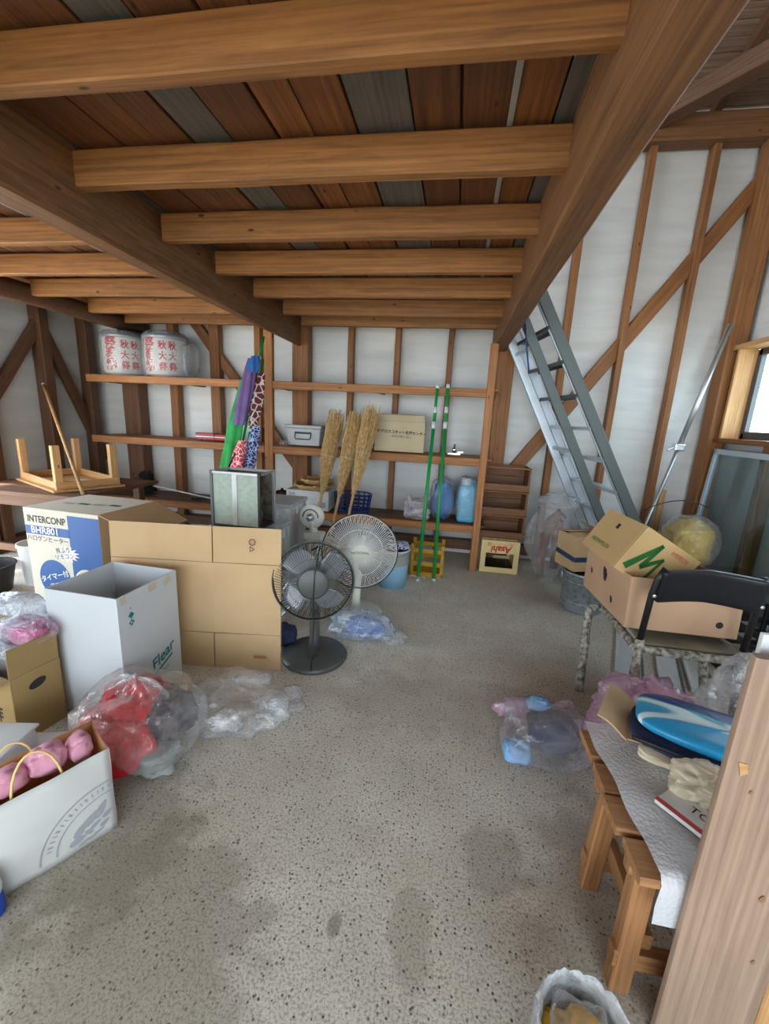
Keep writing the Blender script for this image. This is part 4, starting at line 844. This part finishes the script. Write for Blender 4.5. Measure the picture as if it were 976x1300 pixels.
bare_fan()
def floor_stuff():
    t = thing('clear_plastic_bag', 'crinkled clear plastic bag of blue cloth on the floor by the fans', 'plastic bag', (-.5, 2.43, 0), .0)
    blob('film', (0, 0, .075), (.22, .09, .095), 5.9, FILM_BLUE, t, .2, .08, 4.5, .002, 64, 40); blob('film_tail', (.22, -.03, .03), (.08, .06, .03), 3.5, FILM, t, .3, .12, 4, .002, 36, 24)
    o = blob('blue_cloth', (-.47, 2.43, .07), (.13, .07, .055), 8.8, BLUEC, None, .2, .1, 4, .006); tag(o, 'folded blue cloth inside the crinkled clear bag by the fans', 'cloth')
    t = thing('blue_cloth_roll', 'rolled dark blue cloth tucked behind the dark fan base', 'cloth', (-.96, 2.2, 0), .5); blob('roll', (0, 0, .06), (.1, .07, .07), 4.1, NAVY, t, .15, .08, 4, .003)
    t = thing('paint_pail', 'pale blue and white pail with a red lid inside, beside the brooms', 'bucket', (-.43, 3.33, 0)); BL = plain('pale_blue_plastic', srgb(140, 188, 216), .4)
    MB().lathe([(0, 0), (.115, 0), (.128, .19), (.129, .2)], 32).build('lower_wall', BL, t, smooth=True); MB().lathe([(.1292, .2), (.136, .32), (.142, .32), (.142, .335), (.13, .335), (.122, .21), (0, .2)], 32).build('upper_wall', WHITE, t, smooth=True)
    MB().lathe([(0, .27), (.09, .275), (.095, .29), (0, .3)], 20).build('red_lid', plain('red_plastic', srgb(176, 40, 48), .4), t, smooth=True); MB().tube([(.14*math.cos(a), -.03-.12*math.sin(a), .32-.03*math.sin(a)) for a in [PI*k/12 for k in range(13)]], .004, 6).build('wire_handle', ALU, t, smooth=True)
    t = thing('yellow_crate', 'ochre yellow plastic crate under the lowest tier behind the green poles', 'crate', (-.16, 3.72, 0)); YL = plain('ochre_plastic', srgb(188, 140, 30), .45)
    for s in (-1, 1):
        MB().bx(s*.15, s*.138, -.12, .12, 0, .03).build('side_bar', YL, t); MB().bx(s*.15, s*.138, -.12, .12, .2, .25).build('side_bar', YL, t)
        for s2 in (-1, 1): MB().bx(s*.15, s*.12, s2*.12, s2*.095, 0, .3).build('corner_post', YL, t, bevel=.004)
        for z in (.02, .12, .24): MB().bx(-.15, .15, s*.12, s*.112, z-.02, z+.02).build('slat', YL, t)
    MB().bx(-.14, .14, -.11, .11, .0, .01).build('bottom', YL, t)
    t = thing('carrier_bag', 'white and pink plastic carrier bag with blue print on the lowest tier', 'bag', (-.31, 3.93, .444)); WP = film('white_pink_film', (.94, .86, .9), .5, .3, .85, 20)
    blob('film', (0, 0, .1), (.13, .06, .11), 6.6, WP, t, .25, .14, 3.5, .003)
    for s, a in ((-1, -.25), (1, .5)): MB().grid(lambda u, v: (s*.05+.14*v*math.sin(a)+(u-.5)*.05*(1-.4*v), -.03+.012*math.sin(u*7), .12+.14*v*math.cos(a)), 6, 8).build('bag_handle', WP, t, smooth=True, solid=.001)
    lettering(t, '木', front(-.05, -.062, .11), .06, INK_BLUE)
    o = blob('checked_cloth', (-.42, 3.37, .345), (.13, .08, .03), 2.7, scaled_cloth(), None, .2, .14, 5); tag(o, 'blue and white patterned cloth bunched on the pale blue pail', 'cloth')
def scaled_cloth():
    s = NT('blue_white_pattern'); v = s.N('TexChecker'); v.inputs['Scale'].default_value = 60; v.inputs[1].default_value = (*srgb(40, 70, 130), 1); v.inputs[2].default_value = (*srgb(220, 222, 228), 1); s.L(s.mapping(), v.inputs[0]); return s.set(Base_Color=v.outputs[0], Roughness=.8)
floor_stuff()
# ---------------------------------------------------------------- right side
def ladder():
    t = thing('step_ladder', 'aluminium stepladder leaning up to the loft edge by the back wall', 'ladder', (1.7, 3.8, 0)); o = Vector((-1.7, -3.8, 0))
    def line(y, xm, s, z): return Vector((xm+s*(1.4-z), y, z))+o
    def stile(y, xm, s, z0, z1, m, w_=.035, h=.075): return beam('stile', line(y, xm, s, z0), line(y, xm, s, z1), w_, h, m, t, rough=.0002, ch=.003)
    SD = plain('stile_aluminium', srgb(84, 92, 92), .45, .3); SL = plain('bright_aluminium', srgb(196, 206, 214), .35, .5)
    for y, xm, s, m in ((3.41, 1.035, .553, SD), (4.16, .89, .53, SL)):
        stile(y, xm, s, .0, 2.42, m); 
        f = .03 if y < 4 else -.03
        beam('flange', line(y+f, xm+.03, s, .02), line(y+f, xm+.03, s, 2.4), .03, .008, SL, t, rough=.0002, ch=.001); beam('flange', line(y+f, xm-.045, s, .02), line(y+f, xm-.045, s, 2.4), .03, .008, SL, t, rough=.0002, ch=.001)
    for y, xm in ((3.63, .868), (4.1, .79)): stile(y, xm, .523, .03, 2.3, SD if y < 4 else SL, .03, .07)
    for k in range(9):
        z = .22+.235*k; a = line(3.41, 1.035, .553, z); b = line(4.16, .89, .53, z); c = (a+b)/2; d = (b-a)
        mb = MB(); R = Matrix.Rotation(math.atan2(d.y, d.x), 3, 'Z'); mb.box(c, (d.length, .1, .012), R); mb.box(c+R @ Vector((0, .045, -.012)), (d.length, .008, .02), R); mb.box(c+R @ Vector((0, -.045, -.012)), (d.length, .008, .02), R)
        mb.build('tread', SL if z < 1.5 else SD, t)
    for k in range(3): z = .4+.8*k; a = line(3.63, .868, .523, z); b = line(4.1, .79, .523, z); beam('cross_bar', a, b, .02, .03, SL, t, rough=.0002, ch=.001)
    MB().tube([line(3.63, .868, .523, 2.2)+Vector((0, -.03, 0)), line(3.63, .868, .523, 2.0)+Vector((-.06, -.05, -.05)), line(3.63, .868, .523, 1.8)+Vector((-.13, -.04, 0))], .006, 6).build('blue_cord', plain('blue_cord_mat', srgb(40, 60, 120), .7), t, smooth=True)
    for y, xm, s in ((3.41, 1.035, .553), (4.16, .89, .53)): p = line(y, xm, s, .0); MB().bx(p.x-.03, p.x+.04, p.y-.025, p.y+.025, 0, .03).build('rubber_foot', BLACK, t, bevel=.004)
ladder()
def wall_poles():
    t = thing('aluminium_pole', 'long aluminium pole with a clamp leaning in the corner by the window', 'pole', (1.66, 4.02, 0)); q = Vector((2.2, 4.19, 2.3))-Vector((1.66, 4.02, 0))
    MB().tube([q*.0, q*.56], .016, 10).build('lower_tube', ALU, t, smooth=True); MB().tube([q*.56, q], .021, 10).build('upper_tube', ALU, t, smooth=True); c = q*.55
    MB().bx(c.x-.05, c.x+.03, c.y-.05, c.y+.03, c.z-.03, c.z+.03).build('clamp', plain('shiny_alu', srgb(220, 222, 226), .15, 1), t, bevel=.008); MB().tube([c+Vector((-.05, -.03, 0)), c+Vector((-.11, -.05, -.03))], .008, 8).build('clamp_lever', ALU, t)
    o = beam('wooden_stake', (1.93, 4.2, 0), (1.97, 4.26, .86), .045, .03, W_PALE, None, up=(0, 1, 0)); tag(o, 'short yellowish wooden stake standing behind the yellow sack', 'stake')
wall_poles()
def sash():
    SB = plain('sash_aluminium', srgb(188, 204, 214), .4, .3); GL = glass('tinted_glass', (.8, .88, .9), .1)
    for (x, y0, y1, h, lab, tilt) in ((2.22, 3.02, 4.17, 1.27, 'tall aluminium framed glass sash leaning under the window', .055), (2.22, 2.2, 2.98, 1.0, 'shorter aluminium framed glass sash standing beyond the folding chair', .05)):
        t = thing('glass_sash', lab, 'window sash', (x, (y0+y1)/2, 0), (0, tilt, 0), 'loose glass sashes'); w2 = (y1-y0)/2
        for s in (-1, 1): MB().bx(-.015, .015, s*w2, s*(w2-.04), 0, h).build('stile', SB, t, bevel=.002)
        MB().bx(-.015, .015, -w2, w2, h-.045, h).build('top_rail', SB, t, bevel=.002); MB().bx(-.015, .015, -w2, w2, 0, .07).build('bottom_rail', SB, t, bevel=.002); MB().bx(-.003, .003, -w2+.04, w2-.04, .07, h-.045).build('pane', GL, t)
sash()
def bucket_box():
    GV = NT('galvanised'); vo = GV.N('TexVoronoi'); vo.inputs['Scale'].default_value = 24; GV.L(GV.mapping(), vo.inputs['Vector']); GV = GV.set(Base_Color=GV.ramp(vo.outputs['Distance'], [(.1, srgb(136, 150, 158)), (.6, srgb(176, 186, 192))]), Metallic=.6, Roughness=.45)
    t = thing('galvanised_bucket', 'round galvanised steel bucket with a taped carton on it', 'bucket', (1.09, 3.29, 0)); MB().lathe([(0, 0), (.145, 0), (.152, .012), (.165, .3), (.172, .3), (.172, .315), (.16, .315), (.14, .012), (0, .01)], 40).build('body', GV, t, smooth=True)
    for z in (.08, .24): MB().tube(ringpts(.149+.045*z, 40, z), .004, 6, closed=True).build('bead', GV, t, smooth=True)
    for s in (-1, 1): MB().box((s*.176, 0, .27), (.014, .05, .05)).build('handle_lug', GV, t, bevel=.004)
    t = carton('cardboard_box', 'brown carton with a navy stripe sitting on the galvanised bucket', (1.065, 3.37, .317), .36, (.3, .24, .27), CARD, (('f', .12, -86), ('b', .12, -80), ('l', .14, -97), ('r', .14, -60)))
    NV = plain('navy_tape', srgb(48, 60, 98), .5)
    flat(t, [(-.15, .075), (.15, .075), (.15, .115), (-.15, .115)], front(0, -.12, 0), NV, 'navy_stripe'); flat(t, [(-.12, .09), (.12, .075), (.12, .115), (-.12, .13)], left(-.15, 0, 0), NV, 'navy_stripe'); lettering(t, 'ヤマト', front(-.0, -.121, .16), .036, INK)
bucket_box()
def chair():
    t = thing('folding_chair', 'black backed folding chair with paper-wrapped legs under two cartons', 'chair', (1.13, 2.1, 0), .0)
    NP = NT('newsprint_wrap'); n = NP.noise(NP.mapping((14, 14, 14)), 3, 5); NP.bump(NP.noise(NP.mapping(), 40, 4), .9, .01); NP = NP.set(Base_Color=NP.ramp(n, [(.36, srgb(84, 78, 66)), (.5, srgb(150, 146, 132)), (.64, srgb(186, 184, 174))]), Roughness=.7)
    VN = plain('black_vinyl', srgb(20, 22, 28), .35, bump=.15)
    yb = -.2
    mb = MB()
    def bk(u, v): x = (u-.5)*.4; return (x-.015, yb+.035*math.cos(PI*(u-.5))-.03*v-.035, .685+.15*v-.012*abs(u-.5)*2)
    mb.grid(bk, 16, 6); mb.build('backrest', VN, t, smooth=True, solid=.03, bevel=.008)
    for s in (-1, 1):
        MB().tube([(s*.185-.015, yb-.045, .83), (s*.205-.015, yb-.04, .78), (s*.208-.015, yb-.02, .7), (s*.21-.015, yb+.0, .47)], .0135, 10).build('back_tube', BLACK, t, smooth=True)
        MB().lathe([(.008, 0), (.008, .006), (0, .008)], 10, (s*.208-.015, yb-.04, .7), Matrix.Rotation(PI/2, 3, 'X')).build('rivet', ALU, t)
        def wrap(nm, pts, r, sd):
            pts = [Vector(p) for p in pts]; P = []; 
            for i in range(13):
                f = i/12*(len(pts)-1); k = min(int(f), len(pts)-2); P.append(pts[k].lerp(pts[k+1], f-k))
            MB().tube(P, [r*(1+.25*nz(i*.9, sd, s)) for i in range(13)], 10).build(nm, NP, t, smooth=True)
        wrap('front_leg', [(s*.24+.015-(.09 if s < 0 else 0), .22, .42), (s*.25+.015-(.12 if s < 0 else 0), .05, .0)], .022, 2)
        wrap('rear_leg', [(s*.21-.015, yb+.0, .47), (s*.215-.01, yb-.02, .22), (s*.22-.01, yb-.07, 0)], .02, 5)
        wrap('side_rail', [(s*.22-.01, yb, .42), (s*.235, .24, .42)], .02, 7)
    wrap('rear_rail', [(-.22, yb-.01, .425), (.2, yb-.01, .425)], .02, 9); wrap('front_rail', [(-.315, .225, .42), (.24, .23, .42)], .02, 4)
    MB().bx(-.2, .22, yb+.02, .24, .428, .446).build('seat', plain('worn_seat', srgb(120, 112, 96), .8, var=.3), t, bevel=.008)
chair()
def chair_boxes():
    rv = Vector((-.115, -.012, .01)); q = Matrix.Rotation(rv.length, 4, rv.normalized())
    C3 = card('pinkish_card', srgb(202, 164, 132))
    t = carton('fruit_carton', 'wide open fruit carton resting on the folding chair seat', (1.105, 2.296, .462), (-.06, 0, .01), (.486, .62, .25), C3)
    # holes
    for y, z, s in ((.0, .17, .036), (.2, .13, .018), (-.12, .07, .018)): flat(t, [(x*s*1.0, y_*s*1.1) for x, y_ in ((-.8, .9), (.3, .7), (.9, 0), (.5, -1), (-.3, -.9), (-.9, .2))], left(-.243, y*1.0, z), INK, 'vent_hole')
    flat(t, disc(.016, 18), front(.16, -.31, .06), INK, 'vent_hole')
    t = thing('melon_carton', 'upturned fruit carton with a green brush M tilted on the wide carton', 'box', (.991, 2.309, .767)); R = Matrix(((.8558, -.0806, .5111), (.0668, .9967, .0453), (-.513, -.0047, .8584)))
    t.rotation_euler = R.to_euler(); C4 = card('buff_card', srgb(206, 172, 118)); w_, d_, h_ = .308, .425, .249; x, y, z = w_/2, d_/2, h_/2; yo = 0; th = .006; mb = MB()
    y0, y1 = -.2125, .2125
    mb.bx(-x, -x+th, y0, y1, -z, z); mb.bx(-x+th, x, y0, y0+th, -z, z); mb.bx(-x+th, x, y1-th, y1, -z, z); mb.bx(-x+th, x, y0+th, y1-th, z-th, z); mb.bx(-x+th, x, y0+th, y1-th, -z, -z+th); mb.build('body', C4, t, bevel=.0015)
    MB().bx(-x-.003, -x, y0, y0+.03, -z, z).build('fold_edge', C4, t)
    Ml = left(-x, 0, 0); flat(t, [(-.016, -.014), (.014, -.016), (.016, .014), (-.014, .016)], left(-x, yo+.01, .06), INK, 'vent_hole', .001); lettering(t, 'AROMAMELON', left(-x, yo+.05, -.06), .034, INK_GREEN, sx=.9)
    Mf = front(0, y0-.0, 0)
    for pts in () and ([(-.13, -.09), (-.08, -.04), (.0, .07), (.03, .1), (.02, .06), (-.05, -.05), (-.1, -.11)], [(.02, .1), (.03, .1), (.0, .0), (-.02, -.05), (-.05, -.06), (-.02, .0)], [(-.04, -.06), (.02, -.01), (.07, .07), (.085, .07), (.05, -.02), (.0, -.06)], [(.07, .07), (.085, .07), (.05, -.04), (.02, -.12), (.0, -.13), (.03, -.05)]): flat(t, pts, Mf, INK_GREEN, 'brush_letter')
    F_ = lambda s, q: (-x+s*w_, z-q*h_)
    for (a, b, w0, w1) in ((F_(.1, .86), F_(.38, .14), .017, .01), (F_(.38, .14), F_(.31, .7), .008, .012), (F_(.3, .72), F_(.53, .35), .013, .008), (F_(.53, .35), F_(.47, .93), .006, .009)):
        d = Vector((b[0]-a[0], b[1]-a[1])).normalized(); n = Vector((-d.y, d.x)); flat(t, [(a[0]+n.x*w0, a[1]+n.y*w0), (a[0]-n.x*w0, a[1]-n.y*w0), (b[0]-n.x*w1, b[1]-n.y*w1), (b[0]+n.x*w1, b[1]+n.y*w1)], Mf, INK_GREEN, 'brush_stroke')
    lettering(t, 'AMSMELON', front(.06, y0, .085, -.0), .03, INK_RED, sx=.6)
chair_boxes()
def far_right():
    t = thing('yellow_sack', 'yellow sack bundled in clear plastic in the corner behind the cartons', 'sack', (1.93, 3.62, .33)); blob('sack', (0, 0, .19), (.17, .16, .19), 3.3, cloth('yellow_sack_cloth', (206, 176, 60), .15), t, .12, .07, 3.5, .003); blob('plastic_wrap', (0, 0, .21), (.195, .185, .21), 7.9, FILM, t, .1, .06, 4.5, .002, 60, 38)
    t = thing('wooden_stool', 'plain wooden box stool under the yellow sack', 'stool', (1.93, 3.62, 0))
    for k in range(3): beam('top_board', (-.17, -.11+.11*k, .315), (.17, -.13+.13*k, .315), .105, .022, W_CRATE, t, seed=k)
    for x in (-.14, .14):
        for y in (-.13, .13): beam('leg', (x, y, 0), (x, y, .303), .045, .045, W_CRATE, t, up=(0, 1, 0))
    t = MB().tube([(1.6+.06*k, 3.72-.015*k, .70+.16*math.sin(.3+k*.28)) for k in range(8)], .004, 6).build('wire_loop', BLACK, None, smooth=True); tag(t, 'thin black wire arching over the yellow sack', 'wire')
    t = thing('black_crate', 'black slatted plastic crate beside the folding chair backrest', 'crate', (1.87, 2.55, 0), .05)
    for z in (.02, .1, .18, .26, .34):
        for s in (-1, 1): MB().bx(-.18, .18, s*.25, s*.242, z-.018, z+.018).build('slat', BLACK, t, bevel=.002); MB().bx(s*.18, s*.172, -.25, .25, z-.018, z+.018).build('slat', BLACK, t, bevel=.002)
    for sx in (-1, 1):
        for sy in (-1, 1): MB().bx(sx*.185, sx*.16, sy*.255, sy*.23, 0, .37).build('corner_post', BLACK, t, bevel=.003)
    MB().bx(-.17, .17, -.24, .24, 0, .01).build('bottom', BLACK, t)
    # pale sash members on the floor
    PB = plain('pale_board_paint', srgb(206, 212, 214), .5, var=.08)
    for k, (x, y, l, w_, a, lab) in enumerate(((1.2, 2.62, .95, .15, -.35, 'pale painted board lying on the floor under the carton chair'), (1.42, 2.62, 1.0, .12, -.35, 'narrow pale board lying beside the wider one under the chair'), (1.6, 2.7, .9, .12, -.33, 'pale board lying farthest from the chair legs beside the black crate'))):
        t = thing('pale_board', lab, 'board', (x, y, 0), a, 'pale boards on the floor'); MB().bx(-w_/2, w_/2, -l/2, l/2, 0, .02).build('board', PB, t, bevel=.003); MB().bx(-w_/2, -w_/2+.02, -l/2, l/2, .0205, .03).build('raised_lip', PB, t, bevel=.002); MB().bx(w_/2-.012, w_/2, -l/2, l/2, .0205, .026).build('grey_groove', ALU_DARK, t)
far_right()
def bags_right():
    t = thing('pink_plastic_bag', 'translucent pink plastic bag slumped in front of the wrapped chair legs', 'plastic bag', (.88, 1.72, 0), .2)
    blob('film', (0, 0, .19), (.22, .13, .21), 5.2, FILM_PINK, t, .25, .1, 4, .002, 64, 40, knot=.05); lettering(t, '✦', front(-.05, -.155, .16), .06, INK, name='printed_mark')
    o = blob('pink_cloth', (.93, 1.71, .2), (.12, .07, .12), 3.6, PINK, None, .2, .14, 4, .01); tag(o, 'crumpled pink cloth inside the slumped pink bag', 'cloth')
    t = thing('pink_plastic_bag', 'clear and pink plastic bag of dark folded things lying by the wooden bench', 'plastic bag', (.5, 1.66, 0), .1)
    blob('film', (0, 0, .1), (.2, .145, .12), 9.6, film('faint_pink_film', (.9, .88, .95), .2, .1, .13, 26), t, .22, .07, 4, .002, 64, 40); blob('pink_fold', (-.02, .12, .12), (.18, .03, .06), 2.1, FILM_PINK, t, .2, .1, 5, .01)
    for k, (c, r, m, sd, nm, lab) in enumerate((((.53, 1.68, .09), (.11, .09, .075), NAVY, 3.4, 'navy_bundle', 'navy folded cloth bundle inside the bag lying by the wooden bench'), ((.37, 1.58, .05), (.06, .05, .045), LBLUE, 6.6, 'light_blue_bundle', 'small light blue bundle at the tip of the bag by the wooden bench'), ((.47, 1.75, .17), (.05, .03, .03), LBLUE, 1.8, 'light_blue_bundle', 'light blue folded cloth at the top of the bag by the wooden bench'))):
        o = blob(nm, c, r, sd, m, None, .12, .06, 4, .006); tag(o, lab, 'cloth bundle')
    t = thing('grey_plastic_bag', 'greyish clear plastic bag with dark contents behind the blue wave float', 'plastic bag', (1.22, 1.57, 0), 0)
    blob('film', (0, 0, .3), (.2, .15, .31), 6.4, FILM_GREY, t, .2, .09, 4, .002, 64, 40, ridge=.03)
    o = blob('dark_bundle', (1.28, 1.59, .22), (.13, .09, .2), 2.4, cloth('plum_cloth', (96, 78, 84)), None, .2, .1, 4, .01); tag(o, 'dark plum bundle inside the greyish clear bag', 'cloth bundle')
bags_right()
def bench():
    t = thing('slatted_bench', 'low wooden bench of cross slats with thick legs and stretchers', 'bench', (.82, 1.07, 0))
    L = -.82
    for k, (y, w_) in enumerate(((.87, .1), (.985, .105), (1.1, .105), (1.235, .12))): beam('slat', (.49+.012*(k == 3)-.01*(k % 2)+L, y-1.07, .41), (1.16+L, y-1.07, .41), w_, .024, W_BENCH, t, seed=k+1, rough=.002)
    for x in (.54, 1.1):
        for y, s in ((.885, 1), (1.125, -1)): beam('leg', (x+L-(.012 if x < .8 else 0), y-1.07, 0), (x+L, y-1.07+.012*s, .398), .05, .045, W_BENCH, t, up=(0, 1, 0), seed=int(y*100))
    for y in (.885, 1.125): beam('stretcher', (.5+L, y-1.07, .1), (1.12+L, y-1.07, .1), .035, .05, W_BENCH, t, seed=3)
    for x in (.57, 1.08): beam('side_stretcher', (x+L, -.19, .16), (x+L, .06, .16), .03, .045, W_BENCH, t, seed=4)
    for y in (.9, 1.13): beam('apron', (.5+L, y-1.07, .37), (1.14+L, y-1.07, .37), .03, .05, W_BENCH, t, seed=5)
    # bubble wrap sheet over the bench, hanging at the near end
    s = NT('bubble_wrap'); v = s.N('TexVoronoi'); v.inputs['Scale'].default_value = 110; s.L(s.mapping(), v.inputs['Vector']); s.bump(v.outputs['Distance'], .6, .004); s.set(Base_Color=(.85, .88, .92), Roughness=.2)
    tr = s.N('BsdfTransparent'); mx = s.N('MixShader'); mx.inputs[0].default_value = .62; s.L(tr.outputs[0], mx.inputs[1]); s.L(s.b.outputs[0], mx.inputs[2]); s.L(mx.outputs[0], s.out.inputs[0])
    mb = MB()
    def fn(u, v):
        y = 1.31-.52*v; x = .505+.03*v+.5*u; z = .43+.012*nz(x*9, y*9, 1)+.01
        if y < .82: d = .82-y; y = .815-.02*d; z = .435-d*4.2
        if u < .08: z -= 0
        return (x+.01*nz(y*8, z*8, 4), y, z)
    mb.grid(fn, 26, 40); o = mb.build('bubble_wrap', s.m, None, smooth=True); tag(o, 'sheet of bubble wrap spread over the slatted bench and hanging down', 'bubble wrap')
    t = thing('opened_carton', 'torn brown cardboard folder lying open on the slatted bench', 'cardboard', (.66, 1.33, .447), -.5)
    for a, b, tl in ((-.1, 0, 24), (0, .2, 3)):
        MB().grid(lambda u, v: (a+(b-a)*u, -.1+.22*v+.01*math.sin(u*4), .004*math.sin(v*6)), 8, 8).build('panel', CARD, t, solid=.006, M=Matrix.Rotation(math.radians(tl if a < 0 else -tl), 4, 'Y'))
    # wave-printed float
    s = NT('wave_print'); mp = s.mapping((1, 1, 1), False); w_ = s.N('TexWave', wave_type='BANDS', bands_direction='Y'); w_.inputs['Scale'].default_value = 1.0; w_.inputs['Distortion'].default_value = 2.5; w_.inputs['Detail'].default_value = 1; s.L(mp, w_.inputs[0])
    sp = s.N('SeparateXYZ'); s.L(mp, sp.inputs[0]); g = s.ramp(sp.outputs[1], [(.0, srgb(40, 150, 200)), (.02, srgb(60, 160, 196)), (.05, srgb(96, 190, 206)), (.062, srgb(24, 66, 124))])
    wl = s.N('TexWave', wave_type='RINGS'); wl.inputs['Scale'].default_value = 2.6; wl.inputs['Distortion'].default_value = 6; wl.inputs['Detail'].default_value = 1.5; s.L(mp, wl.inputs[0]); c = s.mix(s.ramp(wl.outputs['Fac'], [(.955, (0, 0, 0)), (.985, (1, 1, 1))]), g, srgb(214, 234, 238)); WV = s.set(Base_Color=c, Roughness=.3)
    t = thing('wave_float', 'folded blue float with a printed sea-wave pattern on the bench', 'float', (.83, 1.24, .455), -.42)
    def cushion(nm, x0, x1, y0, y1, z, h, m, sd):
        mb = MB()
        def fn(u, v):
            a = 2*PI*u; ph = PI*(v-.5); k = lambda q, p: math.copysign(abs(q)**p, q); cx, cy = (x0+x1)/2, (y0+y1)/2
            return (cx+(x1-x0)/2*k(math.cos(a), .5)*k(math.cos(ph), .4), cy+(y1-y0)/2*k(math.sin(a), .5)*k(math.cos(ph), .4), z+h/2+h/2*k(math.sin(ph), .7)*(1+.2*nz(math.cos(a)*3+sd, math.sin(a)*3, ph)))
        mb.grid(fn, 48, 20, cu=True); return mb.build(nm, m, t, smooth=True)
    cushion('lower_fold', -.2, .33, -.13, .12, 0, .035, NAVY, 1); cushion('upper_fold', -.19, .33, -.1, .13, .034, .045, WV, 5)
    MB().tube([(-.19, -.12, .03), (.0, -.13, .036), (.2, -.135, .036), (.33, -.13, .03)], .006, 6).build('dark_piping', BLACK, t, smooth=True); MB().lathe([(.014, 0), (.014, .012), (0, .014)], 12, (.27, -.06, .08)).build('valve', WHITE, t)
    o = blob('beige_cloth', (.76, 1.07, .475), (.11, .075, .04), 4.7, BEIGE, None, .25, .2, 3.2, .444); tag(o, 'crumpled beige cloth lying in front of the wave float', 'cloth')
    t = thing('work_gloves', 'flat white cotton glove by the torn cardboard on the bench', 'gloves', (.665, 1.17, .45), -.5); blob('palm', (0, 0, .01), (.05, .035, .012), 1.3, BEIGE, t, .1, .05, 4)
    for k in range(4): MB().tube([(.04, -.024+.016*k, .01), (.08, -.026+.018*k, .012), (.105-.008*abs(k-1.5), -.028+.018*k, .01)], [.009, .009, .006], 8).build('finger', BEIGE, t, smooth=True)
    MB().tube([(-.01, .03, .01), (.03, .055, .012), (.05, .06, .01)], [.01, .009, .006], 8).build('thumb', BEIGE, t, smooth=True)
    t = thing('paper_packet', 'white printed paper packet lying by the beige cloth on the bench', 'packet', (.69, .96, .449), -.9)
    MB().bx(-.1, .1, -.045, .045, 0, .012).build('packet', INK_WHITE, t, bevel=.003); flat(t, [(-.1, -.045), (.1, -.045), (.1, -.03), (-.1, -.03)], Matrix.Translation((0, 0, .012)), INK_RED, 'red_stripe'); lettering(t, 'TOW', Matrix.Translation((.0, .01, .012)), .034, INK); lettering(t, 'No.8', Matrix.Translation((.06, -.012, .012)), .018, INK)
bench()
def near_right():
    t = thing('timber_post', 'upright pale grey timber plank standing close beside the doorway', 'post', (.672, .81, 0))
    beam('post', (0, -.01, 0), (0, -.01, 1.004), .19, .022, W_PLANK, t, up=(0, 1, 0), rough=.0008); beam('orange_edge', (.117, .006, 0), (.117, .006, .3), .04, .05, W_PALE, t, up=(0, 1, 0))  # orange strip: light on the plank's other side, put in as paler wood
    KN = plain('knot_wood', srgb(140, 100, 74), .6)
    for x, z, r in ((.03, .47, .009), (-.045, .72, .005), (.05, .3, .006)): flat(t, disc(r, 16, rx=.6), front(x, -.0225, z, -.2), KN, 'knot')
    flat(t, [(-.008, -.014), (.006, -.012), (.01, .008), (-.004, .016)], front(-.07, -.0225, .77, .4), W_PALE, 'chipped_patch')
    o = MB().bx(0, .2, -.006, .006, 0, .585).build('white_board', WHITE, None, bevel=.002, M=Matrix.Translation((.612, .843, .446))); tag(o, 'upright white board standing on the bench behind the timber post', 'board')
    t = thing('lined_pail', 'small pail lined with a clear bag holding something yellow', 'bucket', (.36, .655, 0))
    MB().lathe([(0, 0), (.075, 0), (.09, .18), (.094, .18), (.094, .192), (.086, .192), (.072, .008), (0, .008)], 32).build('pail', plain('grey_pail', srgb(150, 156, 160), .4), t, smooth=True)
    blob('yellow_contents', (0, -.01, .15), (.075, .07, .05), 3.3, plain('yellow_wax', srgb(222, 176, 40), .35), t, .2, .1, 4)
    mb = MB()
    def fn(u, v):
        a = 2*PI*u; r = .07+.035*v+.012*abs(nz(math.cos(a)*4, math.sin(a)*4, v*5)) if v < .7 else .094+.03*(v-.7)+.016*nz(math.cos(a)*5, math.sin(a)*5, v*4); z = .14+.08*math.sin(min(1, v/.7)*PI/2)-max(0, v-.7)*.35; return (r*math.cos(a), r*math.sin(a), z+.012*nz(math.cos(a)*6, math.sin(a)*6, 2))
    mb.grid(fn, 56, 20, cu=True); mb.build('bag_liner', FILM_MILK, t, smooth=True); blob('bag_film', (.0, .0, .18), (.075, .075, .035), 5.5, FILM, t, .2, .1, 5)
near_right()
